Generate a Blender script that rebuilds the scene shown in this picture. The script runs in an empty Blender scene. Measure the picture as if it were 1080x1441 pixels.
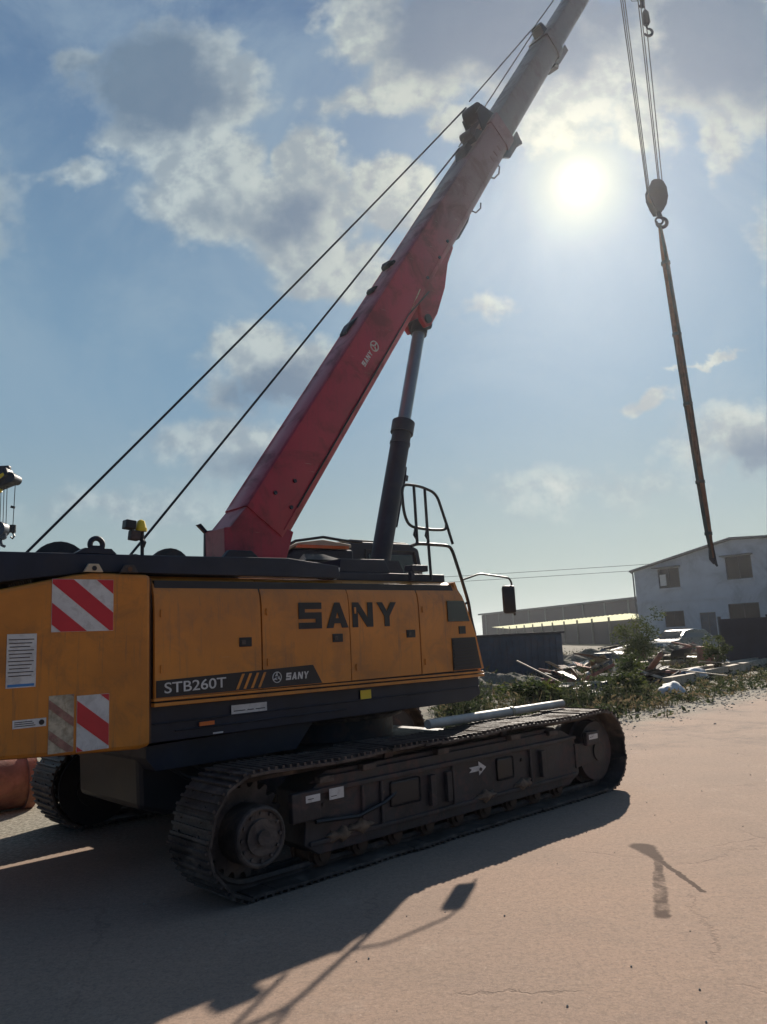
import bpy, bmesh, math, random
from mathutils import Vector, Matrix, Euler
R = math.radians
random.seed(7)
scn = bpy.context.scene
COL = scn.collection

# ------------------------------------------------------------------ camera
CAM_H = 1.7
cd = bpy.data.cameras.new('camera'); cam = bpy.data.objects.new('camera', cd); COL.objects.link(cam)
PITCH, ROLL = R(9.383), R(2.8)
fwd = Vector((0, math.cos(PITCH), math.sin(PITCH)))
up0 = Vector((0, -math.sin(PITCH), math.cos(PITCH))); rt0 = Vector((1, 0, 0))
rt = rt0*math.cos(ROLL) - up0*math.sin(ROLL); up = up0*math.cos(ROLL) + rt0*math.sin(ROLL)
M = Matrix((rt, up, -fwd)).transposed().to_4x4(); M.translation = (0, 0, CAM_H)
cam.matrix_world = M
cd.sensor_fit = 'VERTICAL'; cd.sensor_height = 24; cd.lens = 1085/1441*24
cd.clip_end = 3000; cd.clip_start = .05
scn.camera = cam

# ------------------------------------------------------------------ sun, sky, exposure
SUN_EL, SUN_AZ = 30.8, 16.6            # azimuth clockwise from +Y
SUN_E, SKY_E, EXPO = 5.0, 0.05, .43
sd = bpy.data.lights.new('sun', 'SUN'); so = bpy.data.objects.new('sun', sd); COL.objects.link(so)
sd.energy = SUN_E; sd.angle = R(0.6); sd.color = (1.0, .90, .78)
sv = Vector((math.sin(R(SUN_AZ))*math.cos(R(SUN_EL)), math.cos(R(SUN_AZ))*math.cos(R(SUN_EL)), math.sin(R(SUN_EL))))
so.rotation_euler = sv.to_track_quat('Z', 'Y').to_euler()
scn.view_settings.view_transform = 'Standard'; scn.view_settings.look = 'None'
scn.view_settings.gamma = 1; scn.view_settings.exposure = EXPO; scn.view_settings.use_curve_mapping = False

class NG:
    """small helper to wire shader nodes"""
    def __init__(s, tree): s.t = tree; s.n = tree.nodes; s.l = tree.links
    def node(s, typ, **kw):
        n = s.n.new(typ)
        for k, v in kw.items(): setattr(n, k, v)
        return n
    def put(s, sock, v):
        if isinstance(v, bpy.types.NodeSocket): s.l.new(v, sock)
        elif v is not None:
            try: sock.default_value = v
            except Exception: sock.default_value = (v[0], v[1], v[2], 1)
    def m(s, op, a, b=None, c=None, clamp=False):
        n = s.node('ShaderNodeMath', operation=op, use_clamp=clamp); s.put(n.inputs[0], a)
        if b is not None: s.put(n.inputs[1], b)
        if c is not None: s.put(n.inputs[2], c)
        return n.outputs[0]
    def v(s, op, a, b=None, out=0):
        n = s.node('ShaderNodeVectorMath', operation=op); s.put(n.inputs[0], a)
        if b is not None:
            if op == 'SCALE': s.put(n.inputs['Scale'], b)
            else: s.put(n.inputs[1], b)
        return n.outputs['Value'] if op in ('LENGTH', 'DOT_PRODUCT', 'DISTANCE') else n.outputs[0]
    def mix(s, f, a, b, blend='MIX'):
        n = s.node('ShaderNodeMix', data_type='RGBA', blend_type=blend)
        s.put(n.inputs[0], f); s.put(n.inputs[6], a if isinstance(a, bpy.types.NodeSocket) else (*a, 1)); s.put(n.inputs[7], b if isinstance(b, bpy.types.NodeSocket) else (*b, 1))
        return n.outputs[2]
    def noise(s, vec, scale, detail=4, rough=.55, dist=0, color=False):
        n = s.node('ShaderNodeTexNoise'); s.put(n.inputs['Vector'], vec); n.inputs['Scale'].default_value = scale
        n.inputs['Detail'].default_value = detail; n.inputs['Roughness'].default_value = rough; n.inputs['Distortion'].default_value = dist
        return n.outputs['Color' if color else 'Fac']
    def ramp(s, f, a, b, lo=0., hi=1., smooth=True):
        n = s.node('ShaderNodeMapRange', interpolation_type='SMOOTHSTEP' if smooth else 'LINEAR'); s.put(n.inputs[0], f)
        for i, q in zip((1, 2, 3, 4), (a, b, lo, hi)): n.inputs[i].default_value = q
        return n.outputs[0]

world = bpy.data.worlds.new('World'); scn.world = world; world.use_nodes = True
def build_sky():
    g = NG(world.node_tree); g.n.clear()
    sky = g.node('ShaderNodeTexSky', sky_type='NISHITA', sun_disc=False)
    sky.sun_elevation = R(SUN_EL); sky.sun_rotation = R(SUN_AZ); sky.air_density = 1.2; sky.dust_density = 1.0; sky.ozone_density = 1.5; sky.altitude = 0
    d = g.node('ShaderNodeTexCoord').outputs['Generated']
    sep = g.node('ShaderNodeSeparateXYZ'); g.put(sep.inputs[0], d); x, y, z = sep.outputs
    yy = g.m('MAXIMUM', y, .05)
    comb = g.node('ShaderNodeCombineXYZ'); g.put(comb.inputs[0], g.m('DIVIDE', x, yy)); g.put(comb.inputs[1], g.m('DIVIDE', z, yy)); p = comb.outputs[0]
    # cloud masses by direction: (x/y, z/y, half-width, half-height, weight); a second list marks their shaded, thicker cores
    blobs = [(-0.273, 0.804, 0.115, 0.101, 1.0), (-0.228, 0.697, 0.086, 0.054, 0.95), (-0.304, 0.729, 0.097, 0.032, 0.7), (-0.159, 0.616, 0.11, 0.065, 1.0), (-0.092, 0.678, 0.042, 0.05, 0.95), (-0.09, 0.585, 0.09, 0.076, 0.9), (0.036, 0.606, 0.06, 0.054, 1.0), (-0.052, 0.519, 0.089, 0.048, 0.8), (-0.269, 0.644, 0.06, 0.044, 0.6), (0.003, 0.885, 0.065, 0.073, 1.0), (0.083, 0.822, 0.072, 0.069, 0.9), (0.138, 0.866, 0.124, 0.082, 1.0), (0.23, 0.849, 0.124, 0.093, 1.1), (0.145, 0.733, 0.051, 0.045, 0.8), (0.275, 0.765, 0.082, 0.08, 0.9), (0.364, 0.841, 0.093, 0.082, 0.9), (0.493, 0.834, 0.113, 0.116, 1.1), (0.553, 0.773, 0.082, 0.08, 1.0), (0.403, 0.713, 0.051, 0.056, 0.6), (0.512, 0.69, 0.04, 0.056, 0.55), (0.592, 0.876, 0.062, 0.094, 1), (-0.158, 0.41, 0.058, 0.035, 0.75), (-0.116, 0.362, 0.058, 0.045, 0.6), (-0.213, 0.347, 0.038, 0.05, 0.4), (-0.223, 0.268, 0.086, 0.039, 0.6), (-0.176, 0.232, 0.085, 0.044, 0.5), (-0.365, 0.184, 0.113, 0.024, 0.4), (0.476, 0.233, 0.08, 0.048, 0.7), (0.37, 0.3, 0.036, 0.014, 0.6), (0.451, 0.343, 0.048, 0.007, 0.5), (-0.411, 0.679, 0.061, 0.018, 0.45), (-0.398, 0.846, 0.042, 0.019, 0.4), (0.16, 0.45, 0.039, 0.019, 0.3), (-0.012, 0.758, 0.092, 0.02, 0.35), (0.245, 0.182, 0.149, 0.029, 0.25), (-0.267, 1.045, 0.213, 0.086, 0.8), (0.065, 1.075, 0.278, 0.1, 1), (0.481, 1.052, 0.276, 0.111, 1), (-0.671, 0.627, 0.151, 0.131, 0.9), (0.716, 0.5, 0.147, 0.105, 0.9), (0.813, 0.793, 0.153, 0.115, 1.0)]
    cores = [(-0.301, 0.818, 0.091, 0.072, 1.2), (-0.109, 0.597, 0.06, 0.043, 0.7), (-0.189, 0.601, 0.04, 0.033, 0.4), (0.139, 0.889, 0.099, 0.071, 1.2), (0.242, 0.872, 0.104, 0.082, 1.2), (0.37, 0.9, 0.073, 0.059, 0.8), (0.521, 0.85, 0.088, 0.093, 1.2), (0.566, 0.795, 0.051, 0.057, 0.9), (0.492, 0.208, 0.056, 0.034, 0.8), (-0.145, 0.344, 0.067, 0.028, 0.8), (-0.177, 0.222, 0.075, 0.024, 0.6), (-0.001, 0.559, 0.04, 0.032, 0.4), (0.066, 1.088, 0.236, 0.1, 1), (0.484, 1.077, 0.234, 0.112, 1), (-0.67, 0.605, 0.121, 0.098, 0.9), (0.722, 0.478, 0.117, 0.073, 0.9)]
    w = g.v('SUBTRACT', g.noise(p, 6, 4, .6, color=True), (.5, .5, .5)); q = g.v('ADD', p, g.v('SCALE', w, .12))
    w2 = g.v('SUBTRACT', g.noise(p, 24, 6, .65, color=True), (.5, .5, .5)); q = g.v('ADD', q, g.v('SCALE', w2, .04))
    def field(lst, grow, sm):
        acc = None
        for a, b, rx, ry, k in lst:
            e = g.v('LENGTH', g.v('MULTIPLY', g.v('SUBTRACT', q, (a, b, 0)), (1/(rx*grow), 1/(ry*grow), 0)))
            f = g.m('MULTIPLY', g.m('SUBTRACT', 1, e), k)
            acc = f if acc is None else g.m('SMOOTH_MAX', acc, f, sm)
        return acc
    sunp = (0.298, 0.621, 0)
    tos = g.v('NORMALIZE', g.v('SUBTRACT', sunp, p))
    n0 = g.noise(p, 10, 7, .54); n1 = g.noise(g.v('ADD', p, g.v('SCALE', tos, .016)), 10, 7, .54)
    d0 = g.m('ADD', field(blobs, 1.25, .14), g.m('MULTIPLY', g.m('SUBTRACT', n0, .5), 1.0))
    alpha = g.ramp(d0, -.06, .38)
    core = g.ramp(g.m('ADD', field(cores, 1.55, .2), g.m('MULTIPLY', g.m('SUBTRACT', n0, .5), 1.0)), -.05, .62)
    relief = g.ramp(g.m('SUBTRACT', n0, n1), -.13, .13)
    dist = g.v('DISTANCE', p, sunp)
    near = g.ramp(dist, .15, .75, 1., 0.)
    # the visible disc is veiled by thin haze: aureole round the true sun direction
    cosg = g.v('DOT_PRODUCT', d, tuple(sv)); ang = g.m('ARCCOSINE', g.m('MINIMUM', cosg, .999999))
    def gauss(w, a): return g.m('MULTIPLY', g.m('EXPONENT', g.m('MULTIPLY', g.m('POWER', g.m('DIVIDE', ang, w), 2), -1)), a)
    S = 1/(2**EXPO)
    def c(r, gg, b, k=1.0):   # display colour -> scene radiance
        f = lambda t: ((t/255+.055)/1.055)**2.4 if t > 10 else t/255/12.92
        return (f(r)*S*k, f(gg)*S*k, f(b)*S*k)
    # clear air: Nishita, evened towards the blue-grey of the day by high thin haze
    nis = g.v('SCALE', sky.outputs[0], SKY_E)
    elev = g.m('ARCSINE', z)
    hz = g.mix(g.ramp(elev, 0., .34), c(172, 187, 180), c(120, 154, 180))
    hz = g.mix(g.ramp(elev, .28, .80), hz, c(90, 119, 155))
    hz = g.mix(g.m('MULTIPLY', g.ramp(dist, .05, .5, 1., 0.), .10), hz, c(200, 214, 220))
    veil = g.m('MULTIPLY', g.ramp(g.noise(p, 2.6, 6, .6, .8), .36, .66), g.ramp(elev, .1, .5, .15, .55))
    hz = g.mix(veil, hz, c(152, 174, 190))
    front = g.ramp(y, -.25, .45)
    # added dark blue cover on the unseen sky behind the viewer, deepens the shade
    nis = g.mix(g.m('MULTIPLY', g.ramp(y, -.5, .3, 1., 0.), g.ramp(g.noise(d, 2.2, 5, .6), .2, .5, .55, .92)), nis, c(58, 92, 130))
    base = g.mix(g.m('MULTIPLY', front, .98), nis, hz)
    bright = g.mix(near, c(188, 201, 204), c(208, 211, 198))
    grey = g.mix(near, c(104, 126, 148), c(112, 126, 146))
    f = g.m('MULTIPLY', g.m('SUBTRACT', 1, g.m('MULTIPLY', core, .95)), g.ramp(relief, 0, 1, .5, 1.05))
    f = g.m('MULTIPLY', f, g.ramp(g.noise(p, 4.5, 5, .6), .3, .65, .72, 1.))
    cl = g.mix(f, grey, bright)
    mask = g.m('MULTIPLY', alpha, g.ramp(y, .06, .25))
    mask = g.m('MULTIPLY', mask, g.ramp(elev, .02, .14))
    col = g.mix(g.m('MULTIPLY', mask, .88), base, cl)
    col = g.v('ADD', col, g.v('SCALE', (1.0, .95, .75), g.m('MULTIPLY', gauss(R(1.0), .6), S)))
    col = g.v('ADD', col, g.v('SCALE', (1.0, .84, .25), g.m('MULTIPLY', gauss(R(2.9), .48), S)))
    col = g.v('ADD', col, g.v('SCALE', (1.0, .98, .90), g.m('MULTIPLY', gauss(R(6), .06), S)))
    bg = g.node('ShaderNodeBackground'); g.put(bg.inputs[0], col); bg.inputs[1].default_value = 1.0
    out = g.node('ShaderNodeOutputWorld'); g.l.new(bg.outputs[0], out.inputs[0])
    world.cycles.sampling_method = 'MANUAL'; world.cycles.sample_map_resolution = 512
build_sky()

# ------------------------------------------------------------------ materials
def mat(name, base, rough=.5, metal=0., var=.25, vscale=3., dirt=None, dirt_amt=.35, dirt_scale=2., bump=.1, bscale=60., coat=0., spec=.5, streak=0., world=False, glare_fade=None):
    m = bpy.data.materials.new(name); m.use_nodes = True; g = NG(m.node_tree); b = g.n['Principled BSDF']
    tc = g.node('ShaderNodeNewGeometry').outputs['Position'] if world else g.node('ShaderNodeTexCoord').outputs['Object']
    n = g.noise(tc, vscale, 6, .6)
    dark = tuple(q*(1-var) for q in base); light = tuple(min(1, q*(1+var)) for q in base)
    col = g.mix(g.ramp(n, .3, .7), dark, light)
    if dirt:
        dn = g.noise(tc, dirt_scale, 8, .68, .6)
        df = g.m('MULTIPLY', g.ramp(dn, .46, .66), dirt_amt)
        col = g.mix(df, col, dirt)
        g.put(b.inputs['Roughness'], g.m('ADD', rough, g.m('MULTIPLY', df, .5), clamp=True))
    else:
        g.put(b.inputs['Roughness'], g.m('ADD', g.m('MULTIPLY', n, .25), rough-.12, clamp=True))
    g.put(b.inputs['Base Color'], col); b.inputs['Metallic'].default_value = metal
    b.inputs['Coat Weight'].default_value = coat; b.inputs['Specular IOR Level'].default_value = spec
    if glare_fade:  # sun glare painted in: colour fades to a dull tint with height
        fz_ = g.node('ShaderNodeSeparateXYZ'); g.put(fz_.inputs[0], tc); ff = g.ramp(g.m('ADD', fz_.outputs[2], g.m('MULTIPLY', g.noise(tc, 1.6, 7, .7), 1.6)), 6.6, 9.0); col = g.mix(g.m('MULTIPLY', ff, .92), col, glare_fade); g.put(b.inputs['Base Color'], col)
    if streak:
        mp = g.node('ShaderNodeMapping'); g.put(mp.inputs['Vector'], tc); mp.inputs['Scale'].default_value = (16, 16, 1.1)
        sf = g.m('MULTIPLY', g.ramp(g.noise(mp.outputs[0], 1.5, 7, .7), .52, .72), streak)
        col = g.mix(sf, col, dirt); g.put(b.inputs['Base Color'], col)
        mp2 = g.node('ShaderNodeMapping'); g.put(mp2.inputs['Vector'], tc); mp2.inputs['Rotation'].default_value = (0, R(28), 0); mp2.inputs['Scale'].default_value = (3, 3, 90)
        scr = g.m('MULTIPLY', g.ramp(g.noise(mp2.outputs[0], 1.2, 3, .5), .70, .73), g.ramp(g.noise(tc, 2.4, 3), .55, .62))
        g.put(b.inputs['Base Color'], g.mix(g.m('MULTIPLY', scr, .5), col, (.5, .4, .3)))
    if bump:
        bp = g.node('ShaderNodeBump'); bp.inputs['Strength'].default_value = bump; bp.inputs['Distance'].default_value = .01
        g.put(bp.inputs['Height'], g.noise(tc, bscale, 4, .6)); g.l.new(bp.outputs[0], b.inputs['Normal'])
    return m
DUST = (.30, .24, .18)
M_ = dict(
 orange=mat('orange_paint', (.62, .225, .022), .42, var=.12, vscale=1.3, dirt=(.20, .11, .055), dirt_amt=.35, dirt_scale=3.0, bump=.05, bscale=22, streak=.5, coat=.25),
 orange_cw=mat('counterweight_paint', (.58, .21, .022), .5, var=.14, vscale=2.2, dirt=(.17, .10, .05), dirt_amt=.4, dirt_scale=3., bump=.16, bscale=30, streak=.55),
 red=mat('boom_red', (.37, .018, .038), .42, var=.12, vscale=1.1, dirt=(.09, .025, .03), dirt_amt=.6, dirt_scale=2.4, bump=.06, bscale=20, coat=.15, streak=.35, glare_fade=(.095, .045, .045)),
 grey=mat('boom_grey', (.072, .057, .056), .42, var=.15, dirt=(.09, .06, .05), dirt_amt=.4, dirt_scale=3, bump=.04),
 stone=mat('gravel_stone', (.34, .31, .26), .9, var=.35, vscale=14, bump=.2, bscale=80),
 mud=mat('dried_mud', (.17, .12, .08), .95, var=.4, vscale=12, bump=.8, bscale=35),
 fadedred=mat('faded_red', (.32, .16, .12), .7, var=.3, vscale=20, dirt=(.4, .33, .22), dirt_amt=.7, dirt_scale=16, bump=0),
 navy=mat('dark_frame_paint', (.008, .012, .026), .5, var=.3, dirt=(.05, .045, .045), dirt_amt=.3, dirt_scale=5, bump=.08),
 black=mat('black_plastic', (.012, .012, .014), .45, var=.3, bump=.05),
 steel=mat('track_steel', (.06, .05, .045), .6, metal=.2, var=.45, vscale=5, dirt=(.21, .165, .13), dirt_amt=.8, dirt_scale=4.5, bump=.6, bscale=30, world=True),
 frame=mat('track_frame_paint', (.028, .026, .028), .55, var=.35, vscale=4, dirt=(.13, .085, .07), dirt_amt=.7, dirt_scale=5.0, bump=.4, bscale=26),
 rusty=mat('rusty_roller', (.09, .05, .03), .75, metal=.1, var=.4, vscale=9, dirt=(.26, .12, .05), bump=.3),
 chrome=mat('chrome_rod', (.20, .23, .24), .34, metal=.7, var=.08, bump=0),
 white=mat('sticker_white', (.66, .66, .62), .45, var=.08, vscale=8, dirt=(.35, .32, .28), dirt_amt=.4, dirt_scale=14, bump=0),
 dull=mat('dirty_marker_plate', (.46, .40, .28), .6, var=.3, vscale=22, dirt=(.26, .19, .11), dirt_amt=.6, dirt_scale=18, bump=.1),
 sred=mat('reflective_red', (.55, .02, .03), .35, var=.1, bump=.02),
 yellow=mat('yellow_plastic', (.75, .56, .03), .4, var=.1, bump=0),
 amber=mat('amber_reflector', (.75, .16, .02), .3, var=.1, bump=0),
 blue=mat('label_blue', (.05, .22, .50), .5, var=.1, bump=0),
 cream=mat('cream_cover', (.55, .45, .30), .45, var=.1, bump=0),
 glass=mat('dark_glass', (.01, .015, .018), .08, var=.1, bump=0, spec=.8),
 rope=mat('wire_rope', (.03, .03, .032), .5, metal=.4, var=.2, bump=0),
 mirror=mat('mirror_glass', (.6, .62, .65), .05, metal=1, var=0., bump=0),
 teal=mat('sling_webbing', (.035, .055, .055), .8, var=.4, vscale=3, dirt=(.12, .07, .04), dirt_amt=.8, dirt_scale=1.6, bump=.2),
 brown=mat('sling_strap_brown', (.13, .07, .04), .85, var=.4, vscale=4, bump=.2),
 wallb=mat('render_wall', (.47, .51, .55), .85, var=.08, vscale=.5, dirt=(.24, .25, .27), dirt_amt=.5, dirt_scale=.35, bump=.1, bscale=6),
 roofd=mat('dark_roof_sheet', (.10, .11, .115), .6, var=.15, bump=.05),
 roofl=mat('pale_roof_sheet', (.85, .85, .76), .5, metal=0., var=.12, vscale=.7, bump=.05),
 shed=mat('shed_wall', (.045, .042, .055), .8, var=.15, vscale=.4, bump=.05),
 opening=mat('dark_window_pane', (.012, .012, .018), .9, var=.3, vscale=1, bump=0, spec=.1),
 wframe=mat('window_frame_paint', (.5, .5, .5), .6, var=.1, bump=0),
 skip=mat('blue_steel', (.03, .06, .10), .5, var=.3, vscale=2, dirt=(.09, .06, .04), bump=.1),
 fence=mat('dark_sheet_fence', (.025, .022, .035), .7, var=.3, vscale=1.2, bump=.1),
 wood=mat('weathered_timber', (.42, .35, .26), .8, var=.25, vscale=6, bump=.3),
 pvc=mat('pale_pole', (.62, .57, .48), .5, var=.15, vscale=4, dirt=(.3, .25, .2), bump=.05),
 rust=mat('rusty_steel', (.30, .12, .085), .75, metal=.1, var=.45, vscale=4, dirt=(.35, .18, .11), dirt_amt=.6, dirt_scale=3, bump=.35, bscale=25),
 cardark=mat('car_paint_dark', (.03, .035, .04), .25, var=.05, bump=0, coat=.6),
 carsilver=mat('car_paint_silver', (.45, .46, .47), .3, metal=.4, var=.05, bump=0, coat=.6),
 tyre=mat('tyre_rubber', (.02, .02, .02), .85, var=.2, bump=.1),
 lamp=mat('lamp_lens', (.7, .7, .68), .15, var=.05, bump=0),
 bag=mat('woven_white_sack', (.66, .65, .62), .7, var=.15, vscale=8, bump=.3),
 stem=mat('plant_stem', (.09, .06, .03), .8, var=.3, bump=.1),
)
def leafmat(name, a, b, sc=.9, dry=None):
    m = bpy.data.materials.new(name); m.use_nodes = True; g = NG(m.node_tree); bs = g.n['Principled BSDF']
    tc = g.node('ShaderNodeTexCoord').outputs['Object']
    col = g.mix(g.ramp(g.noise(tc, sc, 5, .7), .32, .68), a, b)
    if dry: col = g.mix(g.m('MULTIPLY', g.ramp(g.noise(tc, 1.1, 6, .8), .50, .60), .85), col, dry)
    g.put(bs.inputs['Base Color'], col); bs.inputs['Roughness'].default_value = .8; bs.inputs['Specular IOR Level'].default_value = .2
    tr = g.node('ShaderNodeBsdfTranslucent'); g.put(tr.inputs[0], g.v('SCALE', col, 1.4))
    ms = g.node('ShaderNodeMixShader'); ms.inputs[0].default_value = .3
    g.l.new(bs.outputs[0], ms.inputs[1]); g.l.new(tr.outputs[0], ms.inputs[2]); g.l.new(ms.outputs[0], g.n['Material Output'].inputs[0])
    return m
SHEET = leafmat('translucent_roof_sheet', (.75, .75, .62), (.85, .84, .70), .6)
SHEET.node_tree.nodes['Mix Shader'].inputs[0].default_value = .75
LEAF = leafmat('weed_leaves', (.016, .030, .014), (.06, .07, .03), 3.5, (.19, .14, .085))
LEAF2 = leafmat('shrub_leaves', (.02, .04, .012), (.10, .115, .025), 2.)

# ------------------------------------------------------------------ mesh helpers
class MB:
    def __init__(s): s.bm = bmesh.new()
    def box(s, c, size, rot=None, bevel=0.):
        r = bmesh.ops.create_cube(s.bm, size=1); vs = r['verts']
        bmesh.ops.scale(s.bm, vec=size, verts=vs)
        if bevel > 0:
            es = list({e for v in vs for e in v.link_edges})
            o = bmesh.ops.bevel(s.bm, geom=es, offset=bevel, segments=2, affect='EDGES', profile=.5); vs = list({v for f in o['faces'] for v in f.verts} | {v for v in vs if v.is_valid})
        if rot: bmesh.ops.rotate(s.bm, cent=(0, 0, 0), matrix=Euler(rot).to_matrix(), verts=vs)
        bmesh.ops.translate(s.bm, vec=c, verts=vs); return s
    def bx(s, x0, x1, y0, y1, z0, z1, bevel=0.):
        return s.box(((x0+x1)/2, (y0+y1)/2, (z0+z1)/2), (abs(x1-x0), abs(y1-y0), abs(z1-z0)), None, bevel)
    def cyl(s, p0, p1, r, n=20, r2=None, caps=True):
        p0, p1 = Vector(p0), Vector(p1); d = p1-p0
        o = bmesh.ops.create_cone(s.bm, cap_ends=caps, segments=n, radius1=r, radius2=r if r2 is None else r2, depth=d.length)
        bmesh.ops.rotate(s.bm, cent=(0, 0, 0), matrix=d.to_track_quat('Z', 'Y').to_matrix(), verts=o['verts'])
        bmesh.ops.translate(s.bm, vec=(p0+p1)/2, verts=o['verts']); return s
    def tube(s, pts, r, n=8, close=False):
        pts = [Vector(p) for p in pts]; rings = []; N = len(pts); prev = None
        for i, p in enumerate(pts):
            a = pts[(i-1) % N] if (close or i > 0) else p; b = pts[(i+1) % N] if (close or i < N-1) else p
            t = (b-a).normalized()
            if prev is None:
                q = Vector((0, 0, 1)) if abs(t.z) < .9 else Vector((1, 0, 0)); u = t.cross(q).normalized()
            else: u = (prev-t*prev.dot(t)).normalized()
            prev = u; w = t.cross(u)
            rr = r[i] if isinstance(r, (list, tuple)) else r
            rings.append([s.bm.verts.new(p+(u*math.cos(2*math.pi*k/n)+w*math.sin(2*math.pi*k/n))*rr) for k in range(n)])
        for i in range(N if close else N-1):
            A, B = rings[i], rings[(i+1) % N]
            for k in range(n): s.bm.faces.new((A[k], A[(k+1) % n], B[(k+1) % n], B[k]))
        if not close: s.bm.faces.new(rings[0][::-1]); s.bm.faces.new(rings[-1])
        return s
    def prism(s, poly, a, b, f=lambda p, q, t: (p, t, q)):
        """extrude a 2D polygon between depth a and b; f maps (p,q,depth) to xyz"""
        A = [s.bm.verts.new(f(p, q, a)) for p, q in poly]; B = [s.bm.verts.new(f(p, q, b)) for p, q in poly]
        n = len(poly)
        s.bm.faces.new(A); s.bm.faces.new(B[::-1])
        for i in range(n): s.bm.faces.new((A[i], B[i], B[(i+1) % n], A[(i+1) % n]))
        return s
    def torus(s, c, rad, r, axis='y', n=24, m=8):
        f = {'y': lambda a: Vector((math.cos(a)*rad, 0, math.sin(a)*rad)), 'x': lambda a: Vector((0, math.cos(a)*rad, math.sin(a)*rad)), 'z': lambda a: Vector((math.cos(a)*rad, math.sin(a)*rad, 0))}[axis]
        return s.tube([Vector(c)+f(2*math.pi*k/n) for k in range(n)], r, m, True)
    def build(s, name, m, parent=None, smooth=False, bevel=0.):
        bmesh.ops.recalc_face_normals(s.bm, faces=s.bm.faces)
        me = bpy.data.meshes.new(name); s.bm.to_mesh(me); s.bm.free()
        ms = m if isinstance(m, (list, tuple)) else [m]
        for q in ms: me.materials.append(M_[q] if isinstance(q, str) else q)
        o = bpy.data.objects.new(name, me); COL.objects.link(o)
        if parent: o.parent = parent
        if smooth:
            for p in me.polygons: p.use_smooth = True
            me.set_sharp_from_angle(angle=R(38))
        if bevel:
            md = o.modifiers.new('bevel', 'BEVEL'); md.width = bevel; md.segments = 2; md.limit_method = 'ANGLE'; md.angle_limit = R(40)
        return o
def tag(o, label=None, cat=None, group=None, kind=None):
    for k, v in (('label', label), ('category', cat), ('group', group), ('kind', kind)):
        if v: o[k] = v
    return o
def empty(name, loc, rz=0):
    o = bpy.data.objects.new(name, None); COL.objects.link(o); o.location = loc; o.rotation_euler = (0, 0, rz); o.empty_display_size = .2
    return o
def copy_tree(o, parent=None):
    c = o.copy(); COL.objects.link(c); c.parent = parent
    for ch in list(o.children): copy_tree(ch, c)
    return c
def text_mesh(txt, x0, x1, z0, z1, y, m, name, parent, bold=0.012, ext=.002, shear=0., slope=0.):
    cu = bpy.data.curves.new('t', 'FONT'); cu.body = txt; cu.size = 1; cu.offset = bold; cu.extrude = ext; cu.shear = shear
    o = bpy.data.objects.new('t', cu); COL.objects.link(o)
    dg = bpy.context.evaluated_depsgraph_get(); dg.update()
    me = bpy.data.meshes.new_from_object(o.evaluated_get(dg))
    bpy.data.objects.remove(o); bpy.data.curves.remove(cu)
    xs = [v.co.x for v in me.vertices]; ys = [v.co.y for v in me.vertices]; a, b, c, d = min(xs), max(xs), min(ys), max(ys)
    for v in me.vertices:
        u = (v.co.x-a)/(b-a); w = (v.co.y-c)/(d-c)
        v.co = Vector((x0+(x1-x0)*u, y-v.co.z, z0+(z1-z0)*w+slope*u))
    me.materials.clear(); me.materials.append(M_[m]); me.name = name
    o = bpy.data.objects.new(name, me); COL.objects.link(o); o.parent = parent; return o

AX, AY, YAW = -.95, 5.57, R(90-47.3)
def W(s, v, z=0):
    return Vector((AX+s*math.cos(YAW)-v*math.sin(YAW), AY+s*math.sin(YAW)+v*math.cos(YAW), z))

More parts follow.
